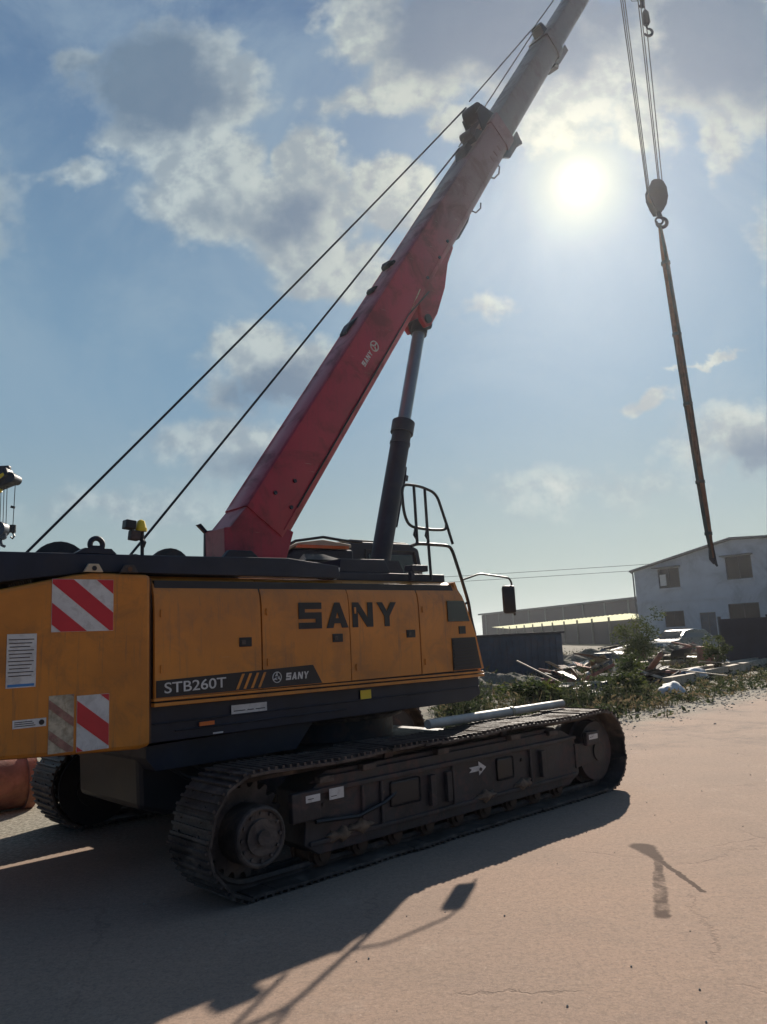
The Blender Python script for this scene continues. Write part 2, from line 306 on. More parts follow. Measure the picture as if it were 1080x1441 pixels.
# ------------------------------------------------------------------ ground
def ground_material():
    m = bpy.data.materials.new('worn_concrete'); m.use_nodes = True; g = NG(m.node_tree); b = g.n['Principled BSDF']
    p = g.node('ShaderNodeTexCoord').outputs['Object']
    big = g.ramp(g.noise(p, .35, 5, .6), .35, .65)
    mid = g.ramp(g.noise(p, 2.2, 7, .65, .5), .35, .68)
    fine = g.noise(p, 55, 6, .7)
    col = g.mix(big, (.40, .272, .198), (.35, .25, .19))
    pt = g.ramp(g.noise(p, .9, 8, .72, .3), .50, .58); col = g.mix(g.m('MULTIPLY', pt, .28), col, (.27, .20, .155))
    ds = g.ramp(g.noise(p, 1.7, 8, .75, .2), .55, .68); col = g.mix(g.m('MULTIPLY', ds, .35), col, (.47, .36, .28))
    col = g.mix(g.m('MULTIPLY', mid, .22), col, (.37, .265, .185))
    col = g.mix(g.m('MULTIPLY', g.ramp(fine, .42, .66), .5), col, (.19, .145, .115))
    fm = g.ramp(g.noise(p, 22, 8, .85), .46, .60); col = g.mix(g.m('MULTIPLY', fm, .48), col, (.20, .15, .115))
    fl = g.ramp(g.noise(p, 38, 5, .8), .56, .68); col = g.mix(g.m('MULTIPLY', fl, .5), col, (.52, .41, .33))
    # brushed, dusty streaks that run across the slab and tyre scuffs further off
    mp = g.node('ShaderNodeMapping'); g.put(mp.inputs['Vector'], p); mp.inputs['Rotation'].default_value = (0, 0, R(12)); mp.inputs['Scale'].default_value = (1.2, 12, 1)
    st = g.ramp(g.noise(mp.outputs[0], 1.3, 8, .75, .9), .44, .70)
    col = g.mix(g.m('MULTIPLY', st, .20), col, (.24, .185, .155))
    sp = g.ramp(g.noise(p, 130, 3, .8), .68, .74)
    col = g.mix(g.m('MULTIPLY', sp, .55), col, (.09, .075, .065))
    # crack lines
    vo = g.node('ShaderNodeTexVoronoi', feature='DISTANCE_TO_EDGE'); vo.inputs['Scale'].default_value = .42
    wob = g.v('ADD', p, g.v('SCALE', g.noise(p, 2.5, 5, .7, color=True), .35)); g.put(vo.inputs['Vector'], wob)
    ck = g.m('MULTIPLY', g.ramp(vo.outputs['Distance'], .0, .007, 1., 0.), g.ramp(g.noise(p, .7, 2), .48, .6))
    col = g.mix(g.m('MULTIPLY', ck, .22), col, (.08, .06, .05))
    # spilt oil: a blot with a long run and a thin branch
    w = g.v('SUBTRACT', g.noise(p, 9, 5, .75, color=True), (.5, .5, .5)); q = g.v('ADD', p, g.v('SCALE', w, .075))
    def seg(a, bb, r0, r1):
        a, bb = Vector((*a, 0)), Vector((*bb, 0)); dd = bb-a
        qa = g.v('SUBTRACT', q, tuple(a)); h = g.m('DIVIDE', g.v('DOT_PRODUCT', qa, tuple(dd)), dd.length_squared, clamp=True)
        near = g.v('SUBTRACT', qa, g.v('SCALE', tuple(dd), h))
        rad = g.m('ADD', g.m('MULTIPLY', h, r1-r0), r0)
        k = g.m('DIVIDE', g.v('LENGTH', g.v('MULTIPLY', near, (1, 1, 0))), rad)
        return g.ramp(k, .6, 1.1, 1., 0.)
    s1 = seg((1.90, 6.42), (1.91, 6.05), .11, .04); s2 = seg((1.91, 6.1), (1.54, 4.93), .032, .055); s3 = seg((1.91, 6.0), (1.94, 5.32), .030, .022)
    s4 = seg((-.3, 4.9), (1.1, 3.9), .04, .02)
    oil = g.m('MAXIMUM', g.m('MAXIMUM', s1, g.m('MULTIPLY', s2, g.ramp(g.noise(p, 5, 6, .7), .34, .56, .3, 1.))), s3)
    col = g.mix(g.m('MULTIPLY', oil, .9), col, (.06, .035, .025))
    # loose pale gravel towards the verge and a trafficked dirty band
    sp3 = g.node('ShaderNodeSeparateXYZ'); g.put(sp3.inputs[0], p)
    ev = g.m('SUBTRACT', g.m('MULTIPLY', g.m('SUBTRACT', sp3.outputs[0], 4.9), .93), g.m('SUBTRACT', sp3.outputs[1], 15.9))
    gn = g.ramp(g.noise(p, 24, 7, .8), .42, .62)
    edge = g.m('MULTIPLY', g.ramp(g.m('ADD', ev, g.m('MULTIPLY', g.noise(p, 1.1, 5, .7), 3.)), 1.6, 3.4, 1., 0.), .9)
    col = g.mix(edge, col, g.mix(gn, (.13, .12, .09), (.38, .36, .29)))
    band = g.m('MULTIPLY', g.ramp(g.noise(p, .8, 9, .78), .47, .62), g.ramp(sp3.outputs[1], 9., 12.5))
    col = g.mix(g.m('MULTIPLY', band, .55), col, (.15, .12, .10))
    # faint tyre tracks swinging past the crane
    for cx, cy, rad, wd in ((-12, 4, 18.6, .13), (-12, 4, 20.5, .13), (14, -9, 15.6, .12), (14, -9, 17.4, .12)):
        dd = g.m('ABSOLUTE', g.m('SUBTRACT', g.v('LENGTH', g.v('MULTIPLY', g.v('SUBTRACT', q, (cx, cy, 0)), (1, 1, 0))), rad))
        tk_ = g.m('MULTIPLY', g.ramp(dd, wd*.7, wd*1.2, 1., 0.), g.ramp(g.noise(p, 7, 7, .8), .40, .60))
        col = g.mix(g.m('MULTIPLY', tk_, .42), col, (.17, .13, .11))
    g.put(b.inputs['Base Color'], col)
    b.inputs['Roughness'].default_value = .93; b.inputs['Specular IOR Level'].default_value = .2
    bp = g.node('ShaderNodeBump'); bp.inputs['Strength'].default_value = .55; bp.inputs['Distance'].default_value = .012
    hh = g.m('ADD', g.m('MULTIPLY', fine, .45), g.m('ADD', g.m('MULTIPLY', g.noise(p, 16, 6, .7), .35), g.m('MULTIPLY', ck, -.5)))
    g.put(bp.inputs['Height'], hh); g.l.new(bp.outputs[0], b.inputs['Normal'])
    return m
def verge_material():
    m = bpy.data.materials.new('bare_verge_soil'); m.use_nodes = True; g = NG(m.node_tree); b = g.n['Principled BSDF']
    p = g.node('ShaderNodeTexCoord').outputs['Object']
    a = g.ramp(g.noise(p, 1.3, 8, .7), .35, .65); f = g.ramp(g.noise(p, 14, 7, .75), .38, .66)
    col = g.mix(a, (.15, .115, .085), (.07, .08, .04)); col = g.mix(g.m('MULTIPLY', f, .6), col, (.30, .26, .21))
    g.put(b.inputs['Base Color'], col); b.inputs['Roughness'].default_value = .95
    bp = g.node('ShaderNodeBump'); bp.inputs['Strength'].default_value = .9; bp.inputs['Distance'].default_value = .05; g.put(bp.inputs['Height'], g.noise(p, 9, 8, .7)); g.l.new(bp.outputs[0], b.inputs['Normal'])
    return m
def sheet(name, pts, z, m, kind='structure'):
    bm = bmesh.new(); bm.faces.new([bm.verts.new((x, y, z)) for x, y in pts])
    if name == 'concrete_yard': pass
    me = bpy.data.meshes.new(name); bm.to_mesh(me); bm.free(); me.materials.append(m)
    o = bpy.data.objects.new(name, me); COL.objects.link(o); return tag(o, kind=kind)
VERGE = verge_material()
gr = sheet('ground', [(-900, -300), (900, -300), (900, 1500), (-900, 1500)], -.012, VERGE)
# concrete edge runs from behind the crane off to the far right
ed = []
for i in range(61):
    t = i/60; x = -14+t*60; y = 15.9+(x-4.9)*.93 + .35*math.sin(x*1.7)+.2*math.sin(x*4.3+1) + random.uniform(-.12, .12)
    if x < 3.5: y = 14.6-(3.5-x)*.02 + .25*math.sin(x*2.1)+random.uniform(-.1, .1)
    ed.append((x, y))
yard = sheet('concrete_yard', [(-14, -40), (46, -40)]+ed[::-1], 0, ground_material())
# extra slab to the left so the yard carries on behind the crane
yard2 = sheet('side_yard', [(-60, -40), (-14.01, -40), (-14.01, 15), (-60, 15)], 0, yard.data.materials[0])

def on_verge(x, y):
    e = 15.9+(x-4.9)*.93 if x >= 3.5 else 14.6
    return y-e
# ------------------------------------------------------------------ crane
CR = empty('crawler_crane', W(0, 0, 0), YAW)
tag(CR, 'orange crawler crane with a red telescopic boom raised over muddy steel tracks in the foreground', 'crane')
# --- tracks
def shoe_mesh():
    b = MB(); L = .19
    b.bx(-L/2, L/2+.012, 0, .54, -.028, -.008)
    for k in (-.062, 0, .062): b.bx(k-.010, k+.010, .006, .534, -.0085, .014)
    b.bx(-L/2-.01, L/2-.006, .2, .25, -.075, -.027); b.bx(-L/2-.01, L/2-.006, .35, .40, -.075, -.027)
    for y in (.16, .44):
        for x in (-.05, .05): b.cyl((x, y, -.012), (x, y, .004), .014, 6)
    return b
def track(v0, s0, near):
    links = MB(); r = .42; c0, c1 = s0, s0+4.30
    for v in (v0+.21, v0+.37):
        pts = []
        for k in range(13): a = math.pi/2+math.pi*k/12; pts.append((c0+.345*math.cos(a), v, r+.345*math.sin(a)))
        for k in range(13): a = -math.pi/2+math.pi*k/12; pts.append((c1+.345*math.cos(a), v, r+.345*math.sin(a)))
        links.tube(pts, .028, 6, True)
    tk = links.build('crawler_track', 'steel', CR, True)
    P = 2*(c1-c0)+2*math.pi*r; n = 59; first = None
    for k in range(n):
        u = P*k/n
        if u < c1-c0:
            x, z, a = c0+u, 2*r, 0.; z -= .018*math.sin(math.pi*u/(c1-c0)*3)**2
        elif u < c1-c0+math.pi*r:
            a = -(u-(c1-c0))/r; x, z = c1+r*math.cos(math.pi/2+a), r+r*math.sin(math.pi/2+a)
        elif u < 2*(c1-c0)+math.pi*r: x, z, a = c1-(u-(c1-c0)-math.pi*r), 0., -math.pi; z += 0
        else: a = -math.pi-(u-2*(c1-c0)-math.pi*r)/r; x, z = c0+r*math.cos(math.pi/2+a), r+r*math.sin(math.pi/2+a)
        if first is None: o = first = shoe_mesh().build('track_shoe', 'steel', tk)
        else: o = first.copy(); COL.objects.link(o); o.parent = tk
        o.location = (x+random.uniform(-.005, .005), v0+random.uniform(-.010, .010), z+(.0 if a > -3.1 or a < -3.2 else .0155)); o.rotation_euler = (random.uniform(-.012, .012), -a+random.uniform(-.03, .03), random.uniform(-.008, .008))
    # frame with stepped side, access holes and guards
    f = MB()
    f.prism([(c0+.42, .24), (c0+.46, .60), (c0+.62, .70), (c1-.62, .70), (c1-.40, .60), (c1-.36, .24), (c1-.55, .155), (c0+.55, .155)], v0+.10, v0+.50)
    f.prism([(c0+.50, .66), (c0+.66, .735), (c1-.70, .735), (c1-.55, .66)], v0+.13, v0+.47)
    f.bx(c0+.40, c1-.40, v0+.075, v0+.1, .585, .625); f.bx(c0+.46, c1-.42, v0+.08, v0+.1, .225, .262)
    for s in (c0+.98, c0+1.18, c0+2.02, c0+3.12): f.bx(s-.012, s+.012, v0+.072, v0+.1, .262, .585)
    fr = f.build('track_frame', 'frame', CR, bevel=.008)
    for s0_, s1_ in ((1.28, 1.62), (2.62, 2.86)): MB().bx(c0+s0_, c0+s1_, v0+.088, v0+.1005, .36, .56, .02).build('access_opening', 'black', fr)
    if near:
        for s in (.9, 1.5, 2.1, 2.7, 3.3):
            MB().cyl((c0+s-.3, v0+.098, .50), (c0+s-.3, v0+.085, .50), .016, 6).build('frame_bolt', 'steel', fr)
    # lower rollers
    rr = None
    for k in range(9):
        s = c0+.62+k*.375
        if rr is None:
            b = MB(); b.cyl((0, .15, 0), (0, .45, 0), .08, 20); b.cyl((0, .19, 0), (0, .22, 0), .10, 20); b.cyl((0, .38, 0), (0, .41, 0), .10, 20); b.cyl((0, .125, 0), (0, .15, 0), .045, 12)
            rr = o = b.build('track_roller', 'rusty', tk, True)
        else: o = rr.copy(); COL.objects.link(o); o.parent = tk
        o.location = (s, v0, .135)
    for s in (c0+1.35, c0+2.85):
        b = MB(); b.cyl((s, v0+.16, .755), (s, v0+.44, .755), .045, 16); b.build('carrier_roller', 'frame', tk, True)
    # rear drive sprocket with bolted motor hub, front idler
    b = MB()
    n = 21; poly = []
    for k in range(n*4): a = 2*math.pi*k/(n*4); q = .335 if k % 4 < 2 else .285; poly.append((c0+q*math.cos(a), r+q*math.sin(a)))
    b.prism(poly, v0+.25, v0+.33); sp = b.build('drive_sprocket', 'steel', CR)
    b = MB(); ve = v0 if near else v0+.6; sg = 1 if near else -1
    b.cyl((c0, ve+sg*.03, r-.02), (c0, ve+sg*.34, r-.02), .205, 32); b.torus((c0, ve+sg*.03, r-.02), .185, .018, 'y', 32)
    b.cyl((c0, ve+sg*.005, r-.02), (c0, ve+sg*.03, r-.02), .12, 24); b.cyl((c0, ve-sg*.02, r-.02), (c0, ve+sg*.01, r-.02), .05, 16)
    for k in range(12): a = k*math.pi/6; b.cyl((c0+.155*math.cos(a), ve+sg*.012, r-.02+.155*math.sin(a)), (c0+.155*math.cos(a), ve+sg*.032, r-.02+.155*math.sin(a)), .013, 6)
    b.build('motor_hub', 'steel', sp, True)
    b = MB(); b.cyl((c1, v0+.12, r), (c1, v0+.48, r), .30, 32); b.cyl((c1, v0+.24, r), (c1, v0+.36, r), .345, 32); b.cyl((c1, v0+.07, r), (c1, v0+.12, r), .10, 20)
    b.prism([(c1-.42, r-.12), (c1-.42, r+.12), (c1+.08, r+.07), (c1+.08, r-.07)], v0+.085, v0+.115)
    b.build('front_idler', 'frame', CR, True)
    if near:
        def dec(n, x0, x1, z0, z1, m='white', vv=.068): return MB().bx(x0, x1, v0+vv-.003, v0+vv, z0, z1).build(n, m, fr)
        z = .51; a = [(2.27, z+.022), (2.40, z+.022), (2.40, z+.06), (2.50, z), (2.40, z-.06), (2.40, z-.022), (2.27, z-.022), (2.305, z)]
        MB().prism(a, v0+.095, v0+.0985).build('direction_arrow', 'white', fr)
        for (x0, x1, z0, z1) in ((.42, .55, .55, .60), (.66, .80, .53, .61), (4.10, 4.26, .56, .61)):
            p = dec('warning_label', x0, x1, z0, z1, 'white', .04 if x0 < .5 or x0 > 4 else .07)
            for k in range(3): MB().bx(x0+.015, x0+.05+.02*k, v0+(.0355 if x0 < .5 or x0 > 4 else .0655), v0+(.038 if x0 < .5 or x0 > 4 else .068), z0+.008+k*.013, z0+.013+k*.013).build('label_print', 'black', p) if k == 1 else None
        MB().bx(.3, .56, v0+.04, v0+.10, .42, .63, .01).build('sprocket_guard', 'frame', fr)
        MB().bx(4.06, 4.30, v0+.04, v0+.085, .50, .64, .01).build('idler_guard', 'frame', fr)
    if near:
        for k, (s, z) in enumerate(((.62, .66), (1.05, .69), (1.9, .70), (2.9, .70), (3.5, .67))):
            MB().bx(c0+s-.07, c0+s+.07, v0+.06, v0+.13, z, z+.05, .008).build('chain_guide', 'steel', fr)
        for s in (1.75, 1.95, 3.3): MB().bx(c0+s-.03, c0+s+.03, v0+.055, v0+.1, .30, .55, .006).build('side_step', 'frame', fr)
        for k, s in enumerate((.75, .95, 2.45, 3.0)):
            q = bmesh.ops.create_icosphere((mm := MB()).bm, subdivisions=3, radius=.09)
            for v in q['verts']:
                n_ = v.co.normalized(); v.co = Vector((n_.x*(.13+.03*math.sin(n_.z*9+k)), n_.y*.045, n_.z*(.045+.02*math.sin(n_.x*7+k))))+Vector((c0+s, v0+.10, .262+.02*(k % 2)))
            mm.build('mud_clod', 'mud', fr, True)
        MB().tube([(c0+.5, v0+.06, .40), (c0+.9, v0+.05, .37), (c0+1.2, v0+.07, .42), (c0+1.35, v0+.10, .47)], .016, 6).build('grease_hose', 'black', fr, True)
    return tk
track(0, .02, True)
track(3.2, .14, False)
MB().cyl((.14, 3.15, .41), (.14, 3.185, .41), .365, 36).cyl((.14, 3.12, .41), (.14, 3.15, .41), .2, 28).build('dark_filler_disc', 'black', CR, True)  # dark disc added to black out the far sprocket end
# --- undercarriage
b = MB(); b.bx(1.15, 3.05, .5, 3.3, .42, .74, .03); b.bx(.75, 1.2, .5, 3.3, .46, .66, .02); b.bx(3.0, 3.5, .5, 3.3, .46, .66, .02)
b.cyl((2.1, 1.95, .72), (2.1, 1.95, .93), .72, 40); b.build('car_body', 'frame', CR, True)
b = MB(); b.cyl((2.1, 1.95, .93), (2.1, 1.95, 1.03), .78, 48); b.torus((2.1, 1.95, .95), .8, .022, 'z', 48); b.build('slewing_ring', 'steel', CR, True)
MB().prism([(-.38, .90), (-.30, .80), (1.0, .80), (1.2, 1.02), (-.38, .99)], .95, 2.45).build('gap_filler_plate', 'navy', CR)  # added filler that blocks the light gap under the upper frame
MB().prism([(-.36, .98), (-.34, .50), (-.1, .42), (.75, .42), (.9, .98)], 1.15, 2.35).build('dark_filler_box', 'black', CR, bevel=.04)  # black box added to keep the space under the counterweight dark
b = MB()
for k in range(4): b.tube([(-.2+.2*k, 1.05, .97), (-.15+.2*k, 1.02, .80), (.0+.2*k, 1.03, .70), (.35+.15*k, 1.1, .62), (.9, 1.3, .60)], .018, 6)
b.build('travel_hose', 'black', CR, True)
# --- upper frame
b = MB()
b.prism([(-.40, 1.02), (-.40, 1.29), (3.34, 1.27), (3.36, 1.08), (3.2, 1.02)], .85, .91)
b.bx(-.40, 3.3, .93, 3.12, 1.03, 1.26); b.prism([(-1.5, .98), (-1.5, 1.29), (3.30, 1.27), (3.30, .955), (2.0, .955), (.2, .95), (-1.4, .95)], 3.14, 3.2)
b.bx(-.38, 3.34, .838, .85, 1.15, 1.165); b.bx(-.2, 1.5, .836, .85, 1.085, 1.10)
fr = b.build('upper_frame', 'navy', CR, bevel=.006)
b = MB(); b.prism([(-.395, 1.285), (-.395, 1.312), (3.37, 1.290), (3.37, 1.262)], .785, .85); b.prism([(-.395, 1.325), (-.395, 1.345), (3.365, 1.322), (3.365, 1.302)], .792, .85)
b.build('body_sill', 'orange', CR, bevel=.004)
def plate(name, par, x0, x1, z0, z1, m, y, th=.003): return MB().bx(x0, x1, y-th, y, z0, z1).build(name, m, par)
pl = plate('data_label', fr, .29, .63, 1.165, 1.235, 'white', .8355)
for x0, x1 in ((.31, .42), (.44, .50), (.52, .61)): plate('label_print', pl, x0, x1, 1.185, 1.192, 'black', .8322, .001)
plate('yellow_label', fr, 1.66, 1.79, 1.165, 1.245, 'yellow', .8345)
plate('side_reflector', fr, .0, .13, 1.105, 1.135, 'amber', .8345, .012)
plate('small_label', fr, .13, .22, 1.03, 1.042, 'white', .8495)
# --- body panels: cross-section (v,z) bends inwards at the top
XS = [(.80, 1.345), (.797, 1.7), (.80, 2.02), (.812, 2.12), (.845, 2.20), (.90, 2.255), (.97, 2.275)]
def panel(name, s0, s1, m='orange', parent=CR):
    f0 = s0 if callable(s0) else (lambda z: s0); f1 = s1 if callable(s1) else (lambda z: s1)
    b = MB(); bm = b.bm; cols = []; N = 10
    for v, z in XS:
        cols.append([bm.verts.new((f0(z)+(f1(z)-f0(z))*k/N, v, z)) for k in range(N+1)])
    inn = []
    for v, z in XS: inn.append([bm.verts.new((f0(z)+(f1(z)-f0(z))*k/N, v+.03, z-.005)) for k in range(N+1)])
    for i in range(len(XS)-1):
        for k in range(N):
            bm.faces.new((cols[i][k], cols[i][k+1], cols[i+1][k+1], cols[i+1][k])); bm.faces.new((inn[i][k], inn[i+1][k], inn[i+1][k+1], inn[i][k+1]))
        bm.faces.new((cols[i][0], cols[i+1][0], inn[i+1][0], inn[i][0])); bm.faces.new((cols[i][N], inn[i][N], inn[i+1][N], cols[i+1][N]))
    for k in range(N):
        bm.faces.new((cols[0][k], inn[0][k], inn[0][k+1], cols[0][k+1])); bm.faces.new((cols[-1][k], cols[-1][k+1], inn[-1][k+1], inn[-1][k]))
    return b.build(name, m, parent, True)
G = .008
fz = lambda z: 3.385-.115*max(0, min(1, (z-1.345)/.43)) if z < 1.775 else 3.27-.22*(z-1.775)/.5
p1 = panel('side_door', -.385, .572-G); p2 = panel('side_door', .572+G, 1.535-G*.6); p3 = panel('side_door', 1.535+G*.6, 2.445-G); p4 = panel('front_side_panel', 2.445+G, fz)
b = MB(); b.prism([(-.37, 1.28), (-.37, 2.235), (2.98, 2.235), (3.22, 1.77), (3.33, 1.28)], .835, 3.15); b.build('body_core', 'black', CR)
b = MB(); b.bx(-.36, 3.0, .96, 1.62, 2.238, 2.278, .01); b.bx(-.36, 2.2, 2.4, 3.16, 2.238, 2.278, .01); b.build('roof_plate', 'orange', CR)
b = MB(); b.prism([(-.37, 1.30), (-.37, 2.24), (2.95, 2.24), (3.2, 1.77), (3.3, 1.30)], 3.152, 3.19); b.build('far_side_panel', 'orange', CR)
b = MB(); b.prism([(3.385, 1.30), (3.275, 1.775), (3.055, 2.27), (3.02, 2.26), (3.24, 1.77), (3.34, 1.30)], .84, 2.45); b.build('front_panel', 'orange', CR)
def latch(par, s, z, w=.12, h=.075):
    o = MB().bx(s-w/2, s+w/2, .790, .798, z-h/2, z+h/2, .003).build('door_latch', 'black', par, bevel=.002)
    MB().bx(s-w*.36, s-w*.04, .783, .7895, z-h*.25, z+h*.25).build('latch_lever', 'steel', o); return o
latch(p1, .41, 1.735); latch(p2, 1.385, 1.735); latch(p3, 2.315, 1.745)
for par, s in ((p1, -.33), (p2, .63), (p3, 1.60), (p4, 2.50)):
    for z in (1.46 if s > 1.2 else 1.56, 1.98): MB().bx(s-.012, s+.012, .786, .7985, z-.03, z+.03, .003).build('door_hinge', 'orange', par)
# dark window and louvre at the front corner
w1 = MB().prism([(2.86, 1.85), (2.86, 2.065), (3.115, 2.065), (3.19, 1.85)], .786, .797).build('corner_window', 'glass', p4)
b = MB(); b.prism([(2.90, 1.35), (2.90, 1.68), (3.265, 1.68), (3.335, 1.35)], .789, .796); lv = b.build('air_louvre', 'black', p4)
b = MB()
for k in range(9): z = 1.375+k*.034; b.bx(2.915, 3.25, .780, .789, z, z+.012)
b.build('louvre_slats', 'navy', lv)
plate('small_latch', p4, 3.02, 3.12, 1.72, 1.80, 'black', .796, .008)
# lettering
def stroke_letters():
    t = .25
    S = [[(0, 0), (1, 0), (1, t*.95), (0, t*.95)], [(0, .375), (1, .375), (1, .625), (0, .625)], [(0, 1-t), (1, 1-t), (1, 1), (0, 1)], [(.0, .5), (.27, .5), (.27, .9), (0, .9)], [(.73, .1), (1, .1), (1, .5), (.73, .5)]]
    A = [[(0, 0), (.3, 0), (.62, 1), (.38, 1)], [(1, 0), (.7, 0), (.38, 1), (.62, 1)], [(.2, .18), (.8, .18), (.72, .38), (.28, .38)]]
    N = [[(0, 0), (.26, 0), (.26, 1), (0, 1)], [(.74, 0), (1, 0), (1, 1), (.74, 1)], [(0, 1), (.3, 1), (1, 0), (.7, 0)]]
    Y = [[(.37, 0), (.63, 0), (.63, .48), (.37, .48)], [(0, 1), (.28, 1), (.63, .42), (.37, .42)], [(1, 1), (.72, 1), (.37, .42), (.63, .42)]]
    return dict(S=S, A=A, N=N, Y=Y)
LT = stroke_letters()
def logo_word(x0, x1, z0, z1, y, m, par, name, shear=0., th=.003):
    b = MB(); n = 4; gap = .045; w = (1-gap*3)/4
    k = 0
    for i, ch in enumerate('SANY'):
        for poly in LT[ch]:
            k += 1
            pts = []
            for px, pz in poly:
                u = i*(w+gap)+px*w; pts.append((x0+(x1-x0)*u+shear*pz*(z1-z0), z0+(z1-z0)*pz))
            b.prism(pts, y-th-k*.00008, y)
    return b.build(name, m, par)
logo_word(.955, 2.13, 1.825, 2.055, .7955, 'black', p2, 'brand_lettering')
# decal strip
b = MB(); b.prism([(-.375, 1.35), (-.375, 1.475), (1.095, 1.512), (1.19, 1.35)], .7925, .7975); dc = b.build('decal_strip', 'black', p1)
text_mesh('STB260T', -.31, .22, 1.378, 1.458, .7915, 'white', 'model_lettering', dc, .006, slope=.008)
for k in range(4):
    s = .31+k*.07; MB().prism([(s, 1.36), (s+.025, 1.36), (s+.085, 1.48), (s+.06, 1.48)], .790, .7922).build('chevron_bar', 'orange', dc)
b = MB(); b.torus((.71, .790, 1.43), .043, .004, 'y', 28, 6)
for k in range(3):
    a = R(90+120*k); b.tube([(.71+.008*math.cos(a), .790, 1.43+.008*math.sin(a)), (.71+.038*math.cos(a), .790, 1.43+.038*math.sin(a))], .005, 6)
    a2 = R(90+120*(k+1)); b.tube([(.71+.026*math.cos(a), .790, 1.43+.026*math.sin(a)), (.71+.02*math.cos(a+R(60)), .790, 1.43+.02*math.sin(a+R(60)))], .004, 6)
b.build('round_emblem', 'white', dc)
logo_word(.80, 1.035, 1.40, 1.46, .7915, 'white', dc, 'strip_lettering', .15, .0015)

# --- counterweight
b = MB(); prof = [(-1.72, 1.06), (-1.72, 2.10), (-1.49, 2.155), (-1.0, 2.262), (-.86, 2.282), (-.415, 2.275), (-.415, 1.01), (-.50, .995), (-1.2, 1.03)]
b.prism(prof, .80, 3.16)
cw = b.build('counterweight', 'orange_cw', CR, bevel=.03)
MB().bx(-.425, -.392, .842, .86, 1.02, 2.25).build('seam_strip', 'rusty', cw)
def striped(x0, x1, z0, z1, y, par, base='white', bar='sred', lean=1, n=3, bw=.085, gap=.20, ph=.0, name='warning_stripe_plate'):
    p = MB().bx(x0, x1, y-.003, y, z0, z1).build(name, base, par)
    # diagonal bars clipped to the plate
    def clip(poly, ax, val, keep):
        out = []
        for i in range(len(poly)):
            a, b2 = poly[i], poly[(i+1) % len(poly)]
            ia = (a[ax]-val)*keep >= 0; ib = (b2[ax]-val)*keep >= 0
            if ia: out.append(a)
            if ia != ib:
                t = (val-a[ax])/(b2[ax]-a[ax]); out.append((a[0]+(b2[0]-a[0])*t, a[1]+(b2[1]-a[1])*t))
        return out
    b = MB()
    for k in range(-4, 6):
        c = z0+ph+k*gap
        poly = [(x0-.1, c+.1*lean), (x1+.1, c-(x1-x0+.1)*lean), (x1+.1, c-(x1-x0+.1)*lean+bw), (x0-.1, c+.1*lean+bw)]
        for ax, val, keep in ((0, x0+.002, 1), (0, x1-.002, -1), (1, z0+.002, 1), (1, z1-.002, -1)):
            if poly: poly = clip(poly, ax, val, keep)
        if len(poly) > 2: b.prism(poly, y-.0055, y-.0032)
    b.build('diagonal_bars', bar, p); return p
striped(-1.15, -.71, 1.86, 2.23, .799, cw, bw=.15, gap=.285, ph=.055, lean=.82)
striped(-.965, -.735, 1.035, 1.415, .799, cw, bw=.15, gap=.31, ph=.20, lean=.80)
striped(-1.155, -.985, 1.045, 1.43, .799, cw, base='dull', bar='fadedred', bw=.06, gap=.2, ph=.1, lean=.8, name='faded_stripe_plate')
dp = plate('data_plate', cw, -1.435, -1.245, 1.50, 1.855, 'white', .799, .004)
for k in range(11): z = 1.815-k*.024; MB().bx(-1.425+.004*(k % 3), -1.262-.012*((k*7) % 3), .7935, .7948, z, z+.006).build('printed_line', 'frame', dp)
plate('blue_footer', dp, -1.425, -1.255, 1.507, 1.524, 'blue', .7948, .0012)
lb = plate('notice_label', cw, -1.385, -1.17, 1.235, 1.29, 'white', .799)
MB().cyl((-1.20, .7958, 1.2625), (-1.20, .7945, 1.2625), .018, 16).build('label_symbol', 'black', lb)
for k in range(3): plate('label_print', lb, -1.375, -1.24-.01*k, 1.247+k*.013, 1.252+k*.013, 'black', .7958, .001)
for s in (-.855, -.585):
    b = MB(); b.prism([(s-.075, 2.285), (s-.04, 2.345), (s+.035, 2.345), (s+.07, 2.285)], .795, .82)
    b.build('lifting_hook_plate', 'cream' if s < -.7 else 'steel', cw, bevel=.004)
    MB().cyl((s, .794, 2.312), (s, .79, 2.312), .018, 12).build('plate_hole', 'rusty' if s > -.7 else 'black', cw)
# --- dark deck beam along the top
b = MB(); b.prism([(-1.75, 2.17), (-1.75, 2.415), (-.2, 2.435), (.9, 2.455), (1.48, 2.40), (1.50, 2.285), (-.86, 2.292), (-1.0, 2.27)], .86, .98)
b.bx(-1.75, .5, 1.0, 1.5, 2.29, 2.40); b.bx(-1.75, .6, 2.5, 3.1, 2.29, 2.38)
dk = b.build('deck_beam', 'navy', CR, bevel=.008)
ey = MB(); ey.torus((-.80, .90, 2.50), .047, .020, 'y', 24, 10); ey.prism([(-.96, 2.43), (-.90, 2.468), (-.70, 2.468), (-.66, 2.43)], .86, .95); ey.prism([(-.875, 2.45), (-.84, 2.49), (-.76, 2.49), (-.735, 2.45)], .875, .925)
ey.build('lifting_eye', 'navy', dk, True)
